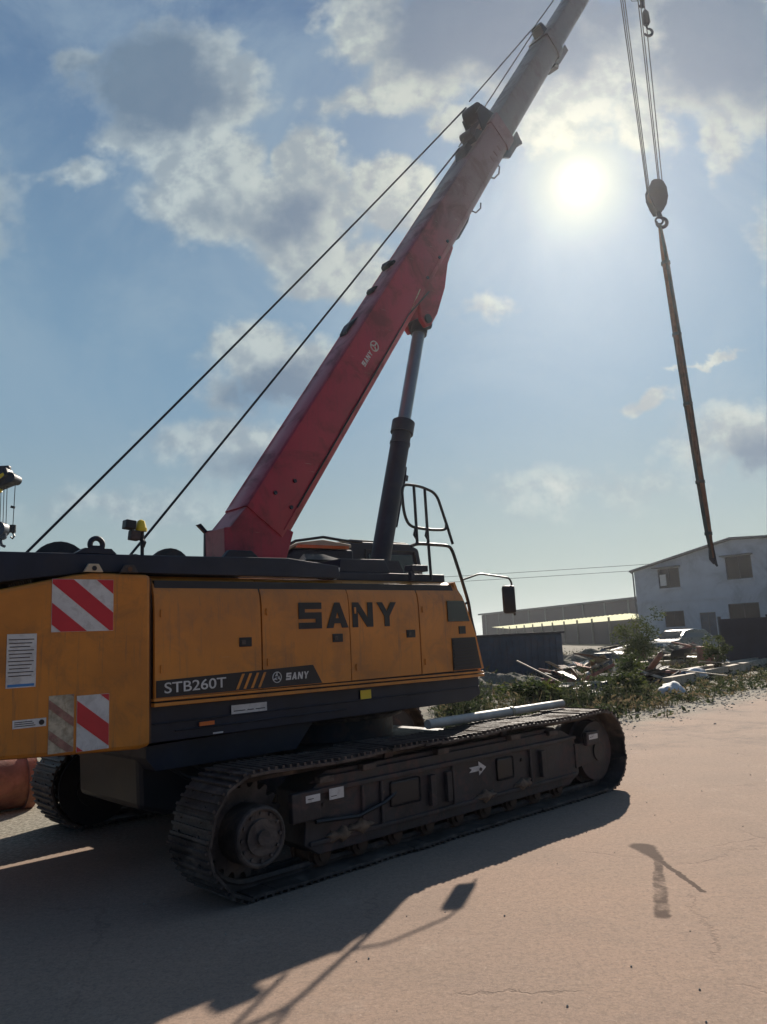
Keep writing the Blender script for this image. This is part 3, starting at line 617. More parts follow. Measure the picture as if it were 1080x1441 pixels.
# winch behind
b = MB(); b.cyl((-.95, 1.25, 2.33), (-.95, 1.95, 2.33), .14, 24); b.cyl((-.95, 1.2, 2.33), (-.95, 1.235, 2.33), .225, 28); b.cyl((-.95, 1.96, 2.33), (-.95, 2.0, 2.33), .225, 28)
b.bx(-1.3, -.6, 1.18, 2.02, 2.29, 2.34)
for k in range(12): b.torus((-.95, 1.28+k*.055, 2.33), .15, .017, 'y', 20, 6)
b.build('winch_drum', 'frame', CR, True)
b = MB(); b.cyl((-.02, 1.3, 2.36), (-.02, 2.15, 2.36), .12, 20); b.cyl((-.02, 1.25, 2.36), (-.02, 1.3, 2.36), .19, 24); b.build('second_winch_drum', 'frame', CR, True)
b = MB(); b.prism([(-.6, 2.40), (-.55, 2.44), (-.45, 2.455), (-.36, 2.44), (-.3, 2.40)], 1.0, 1.12); b.build('hose_cover', 'navy', CR)
# work lamp on a short mast
b = MB(); b.cyl((-.44, .90, 2.42), (-.44, .90, 2.66), .014, 10); b.tube([(-.44, .9, 2.50), (-.43, .89, 2.53), (-.45, .91, 2.57), (-.44, .9, 2.6)], .02, 8); ms = b.build('lamp_mast', 'black', CR, True)
b = MB(); b.box((-.545, .9, 2.665), (.085, .08, .07), (0, .1, 0), .008); b.build('camera_housing', 'black', ms)
b = MB(); b.box((-.505, .9, 2.585), (.075, .07, .075), (0, .1, 0), .006); b.build('sounder_box', 'frame', ms)
b = MB(); b.cyl((-.45, .9, 2.62), (-.45, .9, 2.645), .045, 18); b.cyl((-.45, .9, 2.645), (-.45, .9, 2.70), .042, 18, .028); b.cyl((-.45, .9, 2.70), (-.45, .9, 2.712), .028, 18, .01); b.build('yellow_beacon', 'yellow', ms, True)
# --- cab and engine cover on the far side
cabpts = [(3.02, 1.25), (3.02, 2.86), (3.10, 2.93), (4.1, 2.945), (4.27, 2.88), (4.40, 2.2), (4.42, 1.6), (4.2, 1.25)]
b = MB(); b.prism(cabpts, 2.56, 3.36); cab = b.build('cab', 'navy', CR, bevel=.03)
MB().prism([(3.35, 1.75), (3.35, 2.78), (4.12, 2.79), (4.26, 2.2), (4.26, 1.75)], 2.548, 2.559).build('cab_side_window', 'glass', cab, bevel=.01)
b = MB(); b.tube([(3.30, 2.545, 1.72), (3.30, 2.545, 2.83), (4.16, 2.545, 2.84), (4.31, 2.545, 2.2)], .012, 6); b.build('cab_window_seal', 'black', cab)
MB().bx(3.12, 4.1, 2.62, 3.30, 2.94, 2.965, .01).build('cab_roof_guard', 'black', cab)
b = MB(); b.prism([(1.95, 2.28), (1.95, 2.66), (2.12, 2.78), (3.0, 2.80), (3.0, 2.28)], 2.42, 3.05); eh = b.build('engine_cover', 'navy', CR, bevel=.03)
b = MB(); b.prism([(1.93, 2.70), (2.10, 2.80), (2.95, 2.82), (2.95, 2.86), (2.52, 2.90), (2.16, 2.85), (1.93, 2.76)], 2.40, 3.0); b.build('cover_lid', 'cream', eh, bevel=.01)
b = MB(); b.prism([(2.10, 2.785), (2.9, 2.80), (2.9, 2.835), (2.15, 2.825)], 2.39, 2.399); b.build('orange_band', 'amber', eh)
b = MB(); b.tube([(1.9, 2.38, 2.76), (2.1, 2.38, 2.86), (2.5, 2.38, 2.925), (2.8, 2.38, 2.90), (3.1, 2.38, 2.89)], .018, 6); b.build('cover_edge_rail', 'black', eh)
# turntable side plates carrying the boom foot
b = MB()
for v in (1.66, 2.26): b.prism([(.35, 1.26), (.55, 2.35), (.80, 2.62), (1.05, 2.62), (1.6, 2.2), (3.2, 1.9), (3.25, 1.26)], v, v+.07)
b.build('turntable_plate', 'navy', CR, bevel=.01)
b = MB(); b.bx(1.55, 3.05, .98, 1.6, 2.28, 2.36); b.prism([(1.6, 2.36), (1.62, 2.49), (2.2, 2.50), (2.28, 2.36)], 1.0, 1.5); b.bx(2.45, 2.68, .86, .98, 2.375, 2.44); b.bx(2.45, 2.5, .88, .93, 2.28, 2.38)
b.build('deck_equipment', 'navy', CR, bevel=.008)
b = MB(); b.prism([(1.52, 2.285), (1.505, 2.40), (1.60, 2.40), (1.57, 2.285)], .985, .995); b.build('bright_gap_patch', 'white', CR)  # white patch standing in for the bright gap past the deck beam
# hoses over the deck
b = MB()
for k in range(4): o_ = .03*k; b.tube([(1.2+o_, 1.2+.05*k, 2.40), (1.4+o_, 1.25+.05*k, 2.50+.02*k), (1.8, 1.35+.05*k, 2.52+.02*k), (2.4, 1.5, 2.46), (2.9, 1.75, 2.38)], .016, 6)
b.build('hydraulic_hose', 'black', CR, True)

# --- boom
TH = R(55.0); D = Vector((math.cos(TH), 0, math.sin(TH))); NN = Vector((-math.sin(TH), 0, math.cos(TH))); P0 = Vector((1.52, 0, 2.76))
VC = 2.0
def bp(t, n, v): return P0+D*t+NN*n+Vector((0, VC+v, 0))
def section(t0, t1, w, n0, n1, r=.07):
    """box section with a flat top and a softly folded underside"""
    poly = [(-w/2, n1-.012), (-w/2+.02, n1), (w/2-.02, n1), (w/2, n1-.012), (w/2, n0+r*1.6), (w/2-r*.35, n0+r*.6), (w/2-r, n0), (-w/2+r, n0), (-w/2+r*.35, n0+r*.6), (-w/2, n0+r*1.6)]
    b = MB(); A = [b.bm.verts.new(bp(t0, n, v)) for v, n in poly]; B = [b.bm.verts.new(bp(t1, n, v)) for v, n in poly]
    N = len(poly); b.bm.faces.new(A); b.bm.faces.new(B[::-1])
    for i in range(N): b.bm.faces.new((A[i], B[i], B[(i+1) % N], A[(i+1) % N]))
    return b
TL = 16.7
def taper(t0, t1, w, a0, a1, c0, c1, r=.07):
    b = MB(); rings = []
    for t, n0, n1 in ((t0, a0, a1), (t1, c0, c1)):
        poly = [(-w/2, n1-.012), (-w/2+.02, n1), (w/2-.02, n1), (w/2, n1-.012), (w/2, n0+r*1.6), (w/2-r*.35, n0+r*.6), (w/2-r, n0), (-w/2+r, n0), (-w/2+r*.35, n0+r*.6), (-w/2, n0+r*1.6)]
        rings.append([b.bm.verts.new(bp(t, n, v)) for v, n in poly])
    A, B = rings; N = len(A); b.bm.faces.new(A); b.bm.faces.new(B[::-1])
    for i in range(N): b.bm.faces.new((A[i], B[i], B[(i+1) % N], A[(i+1) % N]))
    return b
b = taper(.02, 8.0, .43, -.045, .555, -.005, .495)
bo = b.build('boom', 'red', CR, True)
b = MB(); b.prism([(.83, 2.40), (.83, 2.86), (.90, 2.87), (1.10, 3.10), (1.66, 2.86), (1.50, 2.40)], VC-.2, VC+.2); b.build('boom_foot', 'red', bo, bevel=.01)
b = MB(); b.prism([(.74, 2.93), (.78, 2.945), (.85, 2.875), (1.0, 2.90), (1.01, 2.88), (.87, 2.84), (.845, 2.60), (.825, 2.60), (.83, 2.85)], VC+.17, VC+.21); b.build('foot_bracket', 'navy', bo)
section(7.9, 11.1, .37, .025, .465).build('middle_boom_section', 'grey', bo, True)
section(11.0, 14.2, .32, .05, .44).build('upper_boom_section', 'grey', bo, True)
section(14.1, TL, .27, .07, .42).build('tip_boom_section', 'grey', bo, True)
def collar(t, w, n0, n1, L, name='section_collar'):
    b = section(t-L/2, t+L/2, w, n0, n1); return b.build(name, 'red' if t < 8 else 'grey', bo, True)
collar(7.9, .46, -.035, .515, .28); collar(11.0, .41, -.005, .485, .22); collar(14.15, .36, .03, .46, .2)
b = MB()
for v in (-.19, .15): b.prism([(7.55, -.0), (7.70, -.10), (8.25, -.11), (8.3, .03), (8.0, .03)], v, v+.03, lambda p, q, t: bp(p, q, t))
b.prism([(8.12, -.05), (8.42, -.22), (8.46, -.18), (8.2, .0)], -.08, .08, lambda p, q, t: bp(p, q, t))
b.build('collar_bracket', 'navy', bo)
b = MB()
for v in (-.16, .12): b.prism([(10.7, .02), (10.8, -.05), (11.35, -.06), (11.35, .05)], v, v+.03, lambda p, q, t: bp(p, q, t))
b.prism([(10.72, -.02), (10.78, -.10), (10.86, -.08), (10.84, .0)], -.1, .1, lambda p, q, t: bp(p, q, t)); b.build('collar_bracket', 'navy', bo)
# cylinder head bracket under the boom
b = MB(); poly = [(4.55, .02), (5.25, .02), (5.22, -.03), (4.92, -.075), (4.55, -.22), (4.10, -.31), (3.86, -.31), (3.77, -.26), (3.79, -.14), (4.0, .02)]
for v in (-.18, .12): b.prism(poly, v, v+.06, lambda p, q, t: bp(p, q, t))
b.prism([(4.3, .01), (5.15, .01), (5.0, -.055), (4.55, -.19), (4.3, -.25)], -.12, .12, lambda p, q, t: bp(p, q, t))
hb = b.build('cylinder_bracket', 'red', bo, bevel=.01)
MB().cyl(bp(3.88, -.215, -.21), bp(3.88, -.215, .21), .06, 20).build('cylinder_pin', 'navy', bo, True)
# fittings on the top edge: rope guides, stops
def fit(t, h, L, name='rope_guide', v=.1):
    b = MB(); b.prism([(t-L, .50), (t-L*.8, .52+h*.8), (t-L*.2, .52+h), (t+L*.2, .52+h*.6), (t+L, .50)], v-.06, v+.06, lambda p, q, t_: bp(p, q, t_)); return b.build(name, 'navy', bo)
fit(3.05, .05, .25); fit(4.28, .07, .10); fit(3.75, .05, .09)
b = MB(); b.cyl(bp(4.26, .53, -.02), bp(4.26, .53, .2), .035, 12); b.build('guide_roller', 'black', bo)
b = MB(); b.prism([(6.85, .49), (7.0, .60), (7.12, .60), (7.15, .49)], -.1, .1, lambda p, q, t: bp(p, q, t)); b.cyl(bp(7.4, .60, -.1), bp(7.4, .60, .12), .08, 20); b.prism([(7.28, .49), (7.34, .58), (7.5, .60), (7.6, .49)], -.12, .12, lambda p, q, t: bp(p, q, t)); b.build('rope_guide', 'navy', bo)
b = MB(); b.cyl(bp(7.86, .72, -.12), bp(7.86, .72, .14), .12, 24); b.prism([(7.6, .5), (7.72, .75), (7.95, .76), (8.1, .5)], -.14, -.11, lambda p, q, t: bp(p, q, t)); b.prism([(7.6, .5), (7.72, .75), (7.95, .76), (8.1, .5)], .13, .16, lambda p, q, t: bp(p, q, t)); b.build('rope_sheave', 'navy', bo, True)
b = MB(); b.prism([(11.0, .48), (11.04, .60), (11.16, .60), (11.2, .48)], -.1, .1, lambda p, q, t: bp(p, q, t)); b.cyl(bp(11.1, .60, -.1), bp(11.1, .60, .1), .05, 12); b.build('rope_guide', 'navy', bo)
# underside hooks and cable brackets
b = MB(); b.tube([bp(5.35, .01, -.1), bp(5.55, -.055, -.1), bp(5.95, -.05, -.1), bp(6.08, -.02, -.1)], .016, 6); b.build('stay_bar', 'navy', bo)
b = MB(); b.tube([bp(6.15, .0, -.12), bp(6.22, -.09, -.12), bp(6.38, -.12, -.12), bp(6.46, -.08, -.12)], .011, 6); b.build('cable_hook', 'navy', bo)
b = MB(); b.tube([bp(7.05, .0, -.12), bp(7.12, -.07, -.12), bp(7.3, -.1, -.12), bp(7.42, -.05, -.12), bp(7.40, .0, -.12)], .013, 6); b.build('cable_hook', 'navy', bo)
for n_, v_ in ((.552, -.19), (.06, -.2165), (.552, .19)):
    MB().tube([bp(.1, n_, v_), bp(7.7, n_-.055 if n_ > .3 else n_+.04, v_)], .006, 5).build('weld_seam', 'red', bo, True)
for k in range(3):
    MB().prism([(7.2+k*.16, .12), (7.30+k*.16, .12), (7.30+k*.16, .22), (7.2+k*.16, .22)], -.226, -.2155, lambda p, q, t: bp(p, q, t)).build('wear_pad_cover', 'red', bo, bevel=.004)
for t_, n_ in ((.35, .12), (.35, .36), (.62, .24), (4.35, .10), (4.8, .10), (5.15, .12)):
    MB().cyl(bp(t_, n_, -.23), bp(t_, n_, -.214), .022, 8).build('boom_bolt', 'navy', bo)
MB().tube([bp(.4, .06, -.22), bp(2.2, .065, -.225), bp(3.6, .07, -.22), bp(4.2, -.02, -.22)], .010, 6).build('boom_hose', 'black', bo, True)
# emblem painted on the boom side
yv = -.2185
def bq(pts): b_.prism(pts, yv, yv+.003, lambda p, q, t: bp(p, q, t))
b_ = MB(); ec = (2.80, .25); pts_ = [bp(ec[0]+.062*math.cos(R(12*k)), ec[1]+.062*math.sin(R(12*k)), yv) for k in range(30)]
b_.tube(pts_, .007, 6, True)
for k in range(3):
    a_ = R(90*0+120*k); b_.tube([bp(ec[0]+.008*math.cos(a_), ec[1]+.008*math.sin(a_), yv), bp(ec[0]+.054*math.cos(a_), ec[1]+.054*math.sin(a_), yv)], .009, 6)
b_.build('boom_emblem', 'white', bo)
b_ = MB()
for i_, ch_ in enumerate('SANY'):
    for j_, poly_ in enumerate(LT[ch_]): b_.prism([(2.46+i_*.062+px_*.05, .215+pz_*.065) for px_, pz_ in poly_], yv-.0001*j_, yv+.003, lambda p, q, t: bp(p, q, t))
b_.build('boom_lettering', 'white', bo)
b_ = MB(); bq([(3.72, .06), (4.1, .10), (4.1, .115), (3.72, .075)]); b_.build('white_scuff', 'dull', bo)
# boom head
b = MB()
for v in (-.2, .17): b.prism([(TL-.2, -.1), (TL-.2, .5), (TL+.3, .55), (TL+.55, .25), (TL+.5, -.35), (TL+.15, -.5)], v, v+.03, lambda p, q, t: bp(p, q, t))
b.cyl(bp(TL+.25, -.28, -.16), bp(TL+.25, -.28, .16), .2, 24); b.cyl(bp(TL+.3, .3, -.16), bp(TL+.3, .3, .16), .2, 24); b.build('boom_head', 'navy', bo, True)
# hoist lines from the drums to the boom
def sagline(a, c, r, n=14, sag=.0):
    a, c = Vector(a), Vector(c); return MB().tube([a.lerp(c, k/n)-Vector((0, 0, sag*4*(k/n)*(1-k/n))) for k in range(n+1)], r, 6)
sagline((-1.0, VC, 2.50), bp(7.77, .88, .0), .0125, sag=.04).build('winch_rope', 'rope', CR, True)
sagline((-.1, VC, 2.50), bp(7.0, .62, .0), .0125, sag=.02).build('winch_rope', 'rope', CR, True)
sagline(bp(7.95, .89, .0), bp(11.1, .66, .0), .010).build('winch_rope', 'rope', CR, True); sagline(bp(7.1, .62, .05), bp(11.1, .60, .06), .010).build('winch_rope', 'rope', CR, True)
sagline(bp(11.1, .66, .0), bp(TL+.3, .5, .0), .010).build('winch_rope', 'rope', CR, True)
# --- lift cylinder
top = Vector((3.965, VC, 5.80)); bot = Vector((3.0, VC, 2.46)); dv = (top-bot).normalized()
brk = bot+(top-bot)*.575
lc = MB().cyl(bot, brk, .12, 28).cyl(brk-dv*.14, brk+dv*.02, .145, 28).cyl(brk-dv*.30, brk-dv*.27, .13, 28).build('lift_cylinder', 'navy', CR, True)
MB().cyl(brk, top, .083, 24).build('cylinder_rod', 'chrome', lc, True)
b = MB(); b.cyl(top-dv*.14, top+dv*.02, .11, 20); b.cyl(top+Vector((0, -.13, 0)), top+Vector((0, .13, 0)), .10, 20); b.build('rod_eye', 'navy', lc, True)
b = MB(); b.tube([brk-dv*.6+Vector((.13, -.04, 0)), brk-dv*.75+Vector((.145, -.04, 0)), brk-dv*1.4+Vector((.135, -.04, 0))], .014, 6); b.cyl(brk-dv*.72+Vector((.15, -.05, 0)), brk-dv*.78+Vector((.15, -.05, 0)), .03, 8); b.build('cylinder_pipe', 'navy', lc)
b = MB(); b.prism([(2.7, 2.28), (2.85, 2.6), (3.15, 2.6), (3.35, 2.28)], VC-.2, VC-.14); b.prism([(2.7, 2.28), (2.85, 2.6), (3.15, 2.6), (3.35, 2.28)], VC+.14, VC+.2); b.build('cylinder_mount', 'navy', CR)
# --- handrail and mirror
rv = .85
def rnd(pts, n=5, k=.3):
    """round a polyline's corners"""
    pts = [Vector(p) for p in pts]; out = [pts[0]]
    for i in range(1, len(pts)-1):
        a, c, d = pts[i-1], pts[i], pts[i+1]; la = min(k, (a-c).length*.45); lb = min(k, (d-c).length*.45)
        p, q = c+(a-c).normalized()*la, c+(d-c).normalized()*lb
        for j in range(n+1): t = j/n; out.append(p*(1-t)**2+c*2*t*(1-t)+q*t*t)
    out.append(pts[-1]); return out
R_ = .0155
hl = MB().tube(rnd([(3.07, rv, 2.68), (3.0, rv, 2.87), (2.86, rv, 3.22), (2.60, rv, 3.275), (2.345, rv, 3.27), (2.36, rv, 2.96), (2.43, rv, 2.83), (2.75, rv, 2.815), (2.98, rv, 2.83), (2.985, rv, 2.89)], 6, .10), R_, 8).build('handrail', 'black', CR, True)
MB().tube([(2.525, rv, 3.265), (2.53, rv, 2.66)], R_, 8).build('rail_upright', 'black', hl, True)
MB().tube([(2.685, rv, 3.245), (2.69, rv, 2.8), (2.705, rv, 2.28)], R_, 8).build('rail_upright', 'black', hl, True)
for x in (2.53, 2.70): MB().tube([(x-.012, rv, 2.82), (x-.04, rv, 2.75), (x, rv, 2.70)], .014, 6).build('rail_clamp', 'black', hl, True)
MB().tube(rnd([(2.44, rv, 2.63), (2.53, rv, 2.66), (2.98, rv, 2.66), (3.05, rv, 2.63), (3.17, rv, 2.32), (3.265, rv, 2.05), (3.285, rv, 1.88), (3.30, rv-.03, 1.70)], 5, .08), .018, 8).build('rail_lower_bend', 'black', hl, True)
MB().tube([(3.26, rv, 2.06), (3.17, rv+.02, 2.01)], .012, 6).build('rail_stay', 'black', hl)
mb = MB().tube(rnd([(3.18, rv-.01, 2.295), (3.45, rv-.03, 2.365), (3.93, rv-.05, 2.325), (3.97, rv-.05, 2.27), (3.985, rv-.05, 1.90)], 4, .05), .011, 8).build('mirror_arm', 'black', CR, True)
b = MB(); b.box((3.90, rv-.05, 2.08), (.15, .06, .32), (0, 0, R(-35)), .029); mh = b.build('mirror_housing', 'black', mb, True)
b = MB(); b.box((3.885, rv-.028, 2.08), (.10, .006, .26), (0, 0, R(-35)), .002); b.build('mirror_face', 'mirror', mh)
# small pale pole resting on the inner edge of the near track
pp = MB().tube([W(2.15, .47, .905), W(2.9, .47, .905), W(3.4, .47, .905)], .044, 14).build('pale_pole', 'pvc', None, True)
b = MB(); b.tube([W(3.36, .47, .905), W(3.4, .47, .905)], .052, 14)
pp2 = b.build('pole_collar', 'dull', pp, True)
MB().tube([W(3.4, .47, .905), W(4.3, .48, .905)], .04, 14).build('pole_end', 'pvc', pp, True)
tag(pp, 'pale jointed pole lying along the top of the near crawler track', 'pole')

# ------------------------------------------------------------------ hook blocks and load
def world_from(s, v, z): return W(s, v, z)
hbp = W(11.2, VC, 10.36)
HB = empty('hook_block', W(11.2, VC, 10.0), 0)
tag(HB, 'large dark hook block hanging on six hoist ropes beside the sun', 'hook block')
pl_ = [(x_*.84, z_) for x_, z_ in [(-.13, .34), (-.05, .37), (.07, .37), (.16, .31), (.22, .18), (.23, -.02), (.17, -.20), (.07, -.33), (-.08, -.33), (-.15, -.20), (-.22, 0), (-.22, .18)]]
b = MB(); off = hbp-Vector(HB.location)
for y0 in (-.13, .09): b.prism([(p+off.x, q+off.z) for p, q in pl_], off.y+y0, off.y+y0+.04)
b.prism([(p*.55+off.x, q*.5+off.z) for p, q in pl_], off.y-.09, off.y+.09)
b.build('side_plates', 'navy', HB, bevel=.012)
b = MB()
for k in (-.05, 0, .05): b.cyl((off.x, off.y+k-.018, off.z+.06), (off.x, off.y+k+.018, off.z+.06), .175, 28)
b.build('sheaves', 'frame', HB, True)
b = MB(); b.cyl((off.x+.0, off.y, off.z-.30), (off.x+.03, off.y, off.z-.42), .05, 16)
hk = []
for k in range(20):
    a = R(110-k*16); rr = .105; hk.append((off.x+.045+rr*math.cos(a), off.y, off.z-.53+rr*math.sin(a)))
b.tube([(off.x+.03, off.y, off.z-.38)]+hk, [.035]+[.024+.016*math.sin(math.pi*k/19) for k in range(20)], 10); b.build('hook', 'navy', HB, True)
b = MB(); b.torus((off.x, off.y, off.z+.40), .03, .012); b.build('becket', 'navy', HB)
tipw = W(*[ (P0+D*(TL+.25)+NN*(-.3)).x, VC, (P0+D*(TL+.25)+NN*(-.3)).z ])
for k, (dx, dy) in enumerate(((-.20, -.05), (-.145, .03), (-.095, .09), (.05, -.05), (.11, .03), (.185, .09))):
    a = Vector((off.x+dx, off.y+dy, off.z+(.12 if abs(dx) > .14 else .30))); t = W(11.17, VC, 16.7)-Vector(HB.location)+Vector((dx*1.65, dy*1.3, 0))
    MB().tube([a, a.lerp(t, .5), t], .0105, 6).build('hoist_rope', 'rope', HB, True)
# auxiliary hook
axp = W(11.45, 1.9, 14.5); AH = empty('auxiliary_hook', W(11.45, 1.9, 14.2), 0)
tag(AH, 'small single-line hook hanging above the large hook block', 'crane hook')
o = axp-Vector(AH.location)
b = MB(); b.tube([(o.x, o.y, o.z-.02), (o.x+.0, o.y, o.z+.03), (o.x, o.y, o.z+.26), (o.x, o.y, o.z+.34)], [.05, .085, .075, .03], 14); b.build('weight', 'navy', AH, True)
b = MB(); hk = [(o.x, o.y, o.z-.02), (o.x, o.y, o.z-.09)]
for k in range(14): a = R(95-k*20); hk.append((o.x+.02+.085*math.cos(a), o.y, o.z-.20+.085*math.sin(a)))
b.tube(hk, [.022]*2+[.018+.014*math.sin(math.pi*k/13) for k in range(14)], 8); b.build('hook', 'navy', AH, True)
b = MB(); b.cyl((o.x-.03, o.y, o.z+.42), (o.x-.04, o.y, o.z+.52), .04, 10); b.tube([(o.x-.09, o.y, o.z+.44), (o.x-.03, o.y, o.z+.54), (o.x-.09, o.y, o.z+.72)], .035, 8); b.cyl((o.x-.06, o.y-.04, o.z+.80), (o.x-.06, o.y+.04, o.z+.80), .09, 16); b.build('swivel', 'navy', AH, True)
b = MB(); b.tube([(o.x-.28, o.y, o.z+.95), (o.x-.32, o.y, o.z+.75), (o.x-.26, o.y, o.z+.58), (o.x-.14, o.y, o.z+.58), (o.x-.06, o.y, o.z+.72)], .008, 6); b.build('loose_cord', 'rope', AH, True)
MB().tube([(o.x-.06, o.y, o.z+.80), (o.x-.25, o.y, o.z+3.2)], .008, 6).build('hoist_rope', 'rope', AH, True)
# hanging sling bundle
a = W(11.2, VC, 9.78); c = W(11.8, VC, 2.96)
SL = empty('hanging_sling', c, 0); tag(SL, 'long brown and teal bundle of webbing slings hanging from the large hook', 'sling')
for k in range(4):
    ph = k*math.pi/2; pts = []; rad = []
    for i in range(41):
        t = i/40; q = a.lerp(c, t)-c; e = .040*min(1, t*5+.3)*min(1, (1-t)*6+.3)
        ang = ph+t*2.2
        pts.append(q+Vector((math.cos(ang)*e, math.sin(ang)*e, 0))); rad.append(.046*min(1, t*6+.5)*min(1, (1-t)*6+.5))
    MB().tube(pts, rad, 8).build('webbing_leg', 'teal' if k % 2 else 'brown', SL, True)
for t in (.12, .34, .55, .78, .93):
    q = a.lerp(c, t)-c; b = MB(); b.cyl(q-Vector((.002, 0, .03)), q+Vector((-.002, 0, .03)), .092 if t < .9 else .075, 14); b.build('binding', 'teal', SL, True)
b = MB(); b.torus((a.x-c.x, a.y-c.y, a.z-c.z+.09), .075, .022, 'y', 18, 8); b.build('master_link', 'navy', SL, True)
for k in range(3):
    dx = (-.03, .0, .05)[k]; b = MB()
    b.tube([(dx*.3, 0, .35), (dx, .02*k, .12), (dx*1.2, .01, -.02-.05*k), (dx*1.2+.02, 0, -.07-.05*k)], [.03, .032, .03, .018], 8); b.build('end_hook', 'navy', SL, True)

# ------------------------------------------------------------------ rusty pipe on the far side, left
pr = MB(); a, c = W(-4.5, 5.0, .31), W(.1, 4.98, .31)
pr.tube([a, a.lerp(c, .5), c], .30, 28); RP = pr.build('rusty_pipe', 'rust', None, True)
tag(RP, 'large rusty steel pipe lying on the ground behind the counterweight', 'pipe')
MB().tube([c-(c-a).normalized()*.10, c+(c-a).normalized()*.002], .335, 28).build('end_collar', 'rust', RP, True)
MB().tube([c+(c-a).normalized()*.0021, c+(c-a).normalized()*.012], .26, 24).build('pipe_bore', 'black', RP, True)

# ------------------------------------------------------------------ second crane head far left
d0 = Vector((-12.35, 25, 7.55))
C2 = empty('distant_crane_boom', (-30, 25, 0)); tag(C2, 'yellow and dark boom head of another crane at the left edge', 'crane boom')
o2 = -Vector(C2.location)
ta = Vector((-30, 25, .3))+o2; tb = d0+o2
b = MB(); b.tube([ta, tb+Vector((-.35, 0, -.15))], [.45, .3], 4); b.build('boom', 'yellow', C2)
b = MB(); b.box(tb+Vector((-.28, 0, -.02)), (.75, .5, .55), (0, R(-20), 0), .05); b.box(tb+Vector((-.05, 0, .06)), (.35, .4, .36), (0, R(15), 0), .04)
for x in (-.35, .12): b.cyl(tb+Vector((x, -.26, .0)), tb+Vector((x, .26, .0)), .22 if x < 0 else .17, 20)
b.box(tb+Vector((-.25, 0, .38)), (.5, .2, .15), None, .03); b.tube([tb+Vector((-.5, -.27, -.35)), tb+Vector((.05, -.27, .1))], .05, 6); b.build('boom_head', 'navy', C2, True)
b = MB(); b.box(tb+Vector((-.22, -.28, .02)), (.36, .04, .14), (0, R(-25), 0)); b.build('head_marking', 'yellow', C2)
H2 = empty('distant_hook_block', (-12.5, 25, 5.5)); tag(H2, 'dark green hook block on ropes below the distant boom head', 'hook block')
b = MB(); b.box((-.12, 0, .3), (.42, .3, .55), None, .1); b.cyl((-.12, -.2, .38), (-.12, .2, .38), .25, 20); b.tube([(-.1, 0, .05), (-.05, 0, -.15), (.06, 0, -.2)], .05, 8); b.build('block', 'skip', H2, True)
for k in range(5): x = -.33+k*.1; MB().tube([(x, 0, .5), (x, 0, 2.0)], .012, 5).build('hoist_rope', 'rope', H2)
H3 = empty('distant_auxiliary_hook', (-12.2, 25, 5.55)); tag(H3, 'small black hook hanging right of the distant hook block', 'crane hook')
b = MB(); b.cyl((0, 0, .2), (0, 0, .45), .1, 12); b.tube([(0, 0, .2), (.06, 0, .08), (0, 0, 0), (-.06, 0, .06)], .03, 6); b.build('hook', 'black', H3, True)
MB().tube([(0, 0, .4), (.04, 0, 1.95)], .013, 5).build('hoist_rope', 'rope', H3); MB().box((-.02, 0, 1.05), (.13, .06, .08), (0, .3, 0)).build('rope_clamp', 'black', H3)

# ------------------------------------------------------------------ haze
def haze():
    o = MB().bx(-940, 940, -320, 1540, -1.2, 22).build('haze', 'black'); m = bpy.data.materials.new('thin_haze'); m.use_nodes = True; g = NG(m.node_tree); g.n.remove(g.n['Principled BSDF'])
    v = g.node('ShaderNodeVolumePrincipled'); v.inputs['Color'].default_value = (.92, .95, 1, 1); v.inputs['Density'].default_value = HAZE_D; v.inputs['Anisotropy'].default_value = HAZE_G
    g.l.new(v.outputs[0], g.n['Material Output'].inputs['Volume']); o.data.materials.clear(); o.data.materials.append(m); tag(o, 'thin pale haze in the air', 'haze', kind='stuff')
HAZE_D, HAZE_G = .00045, .80
haze()
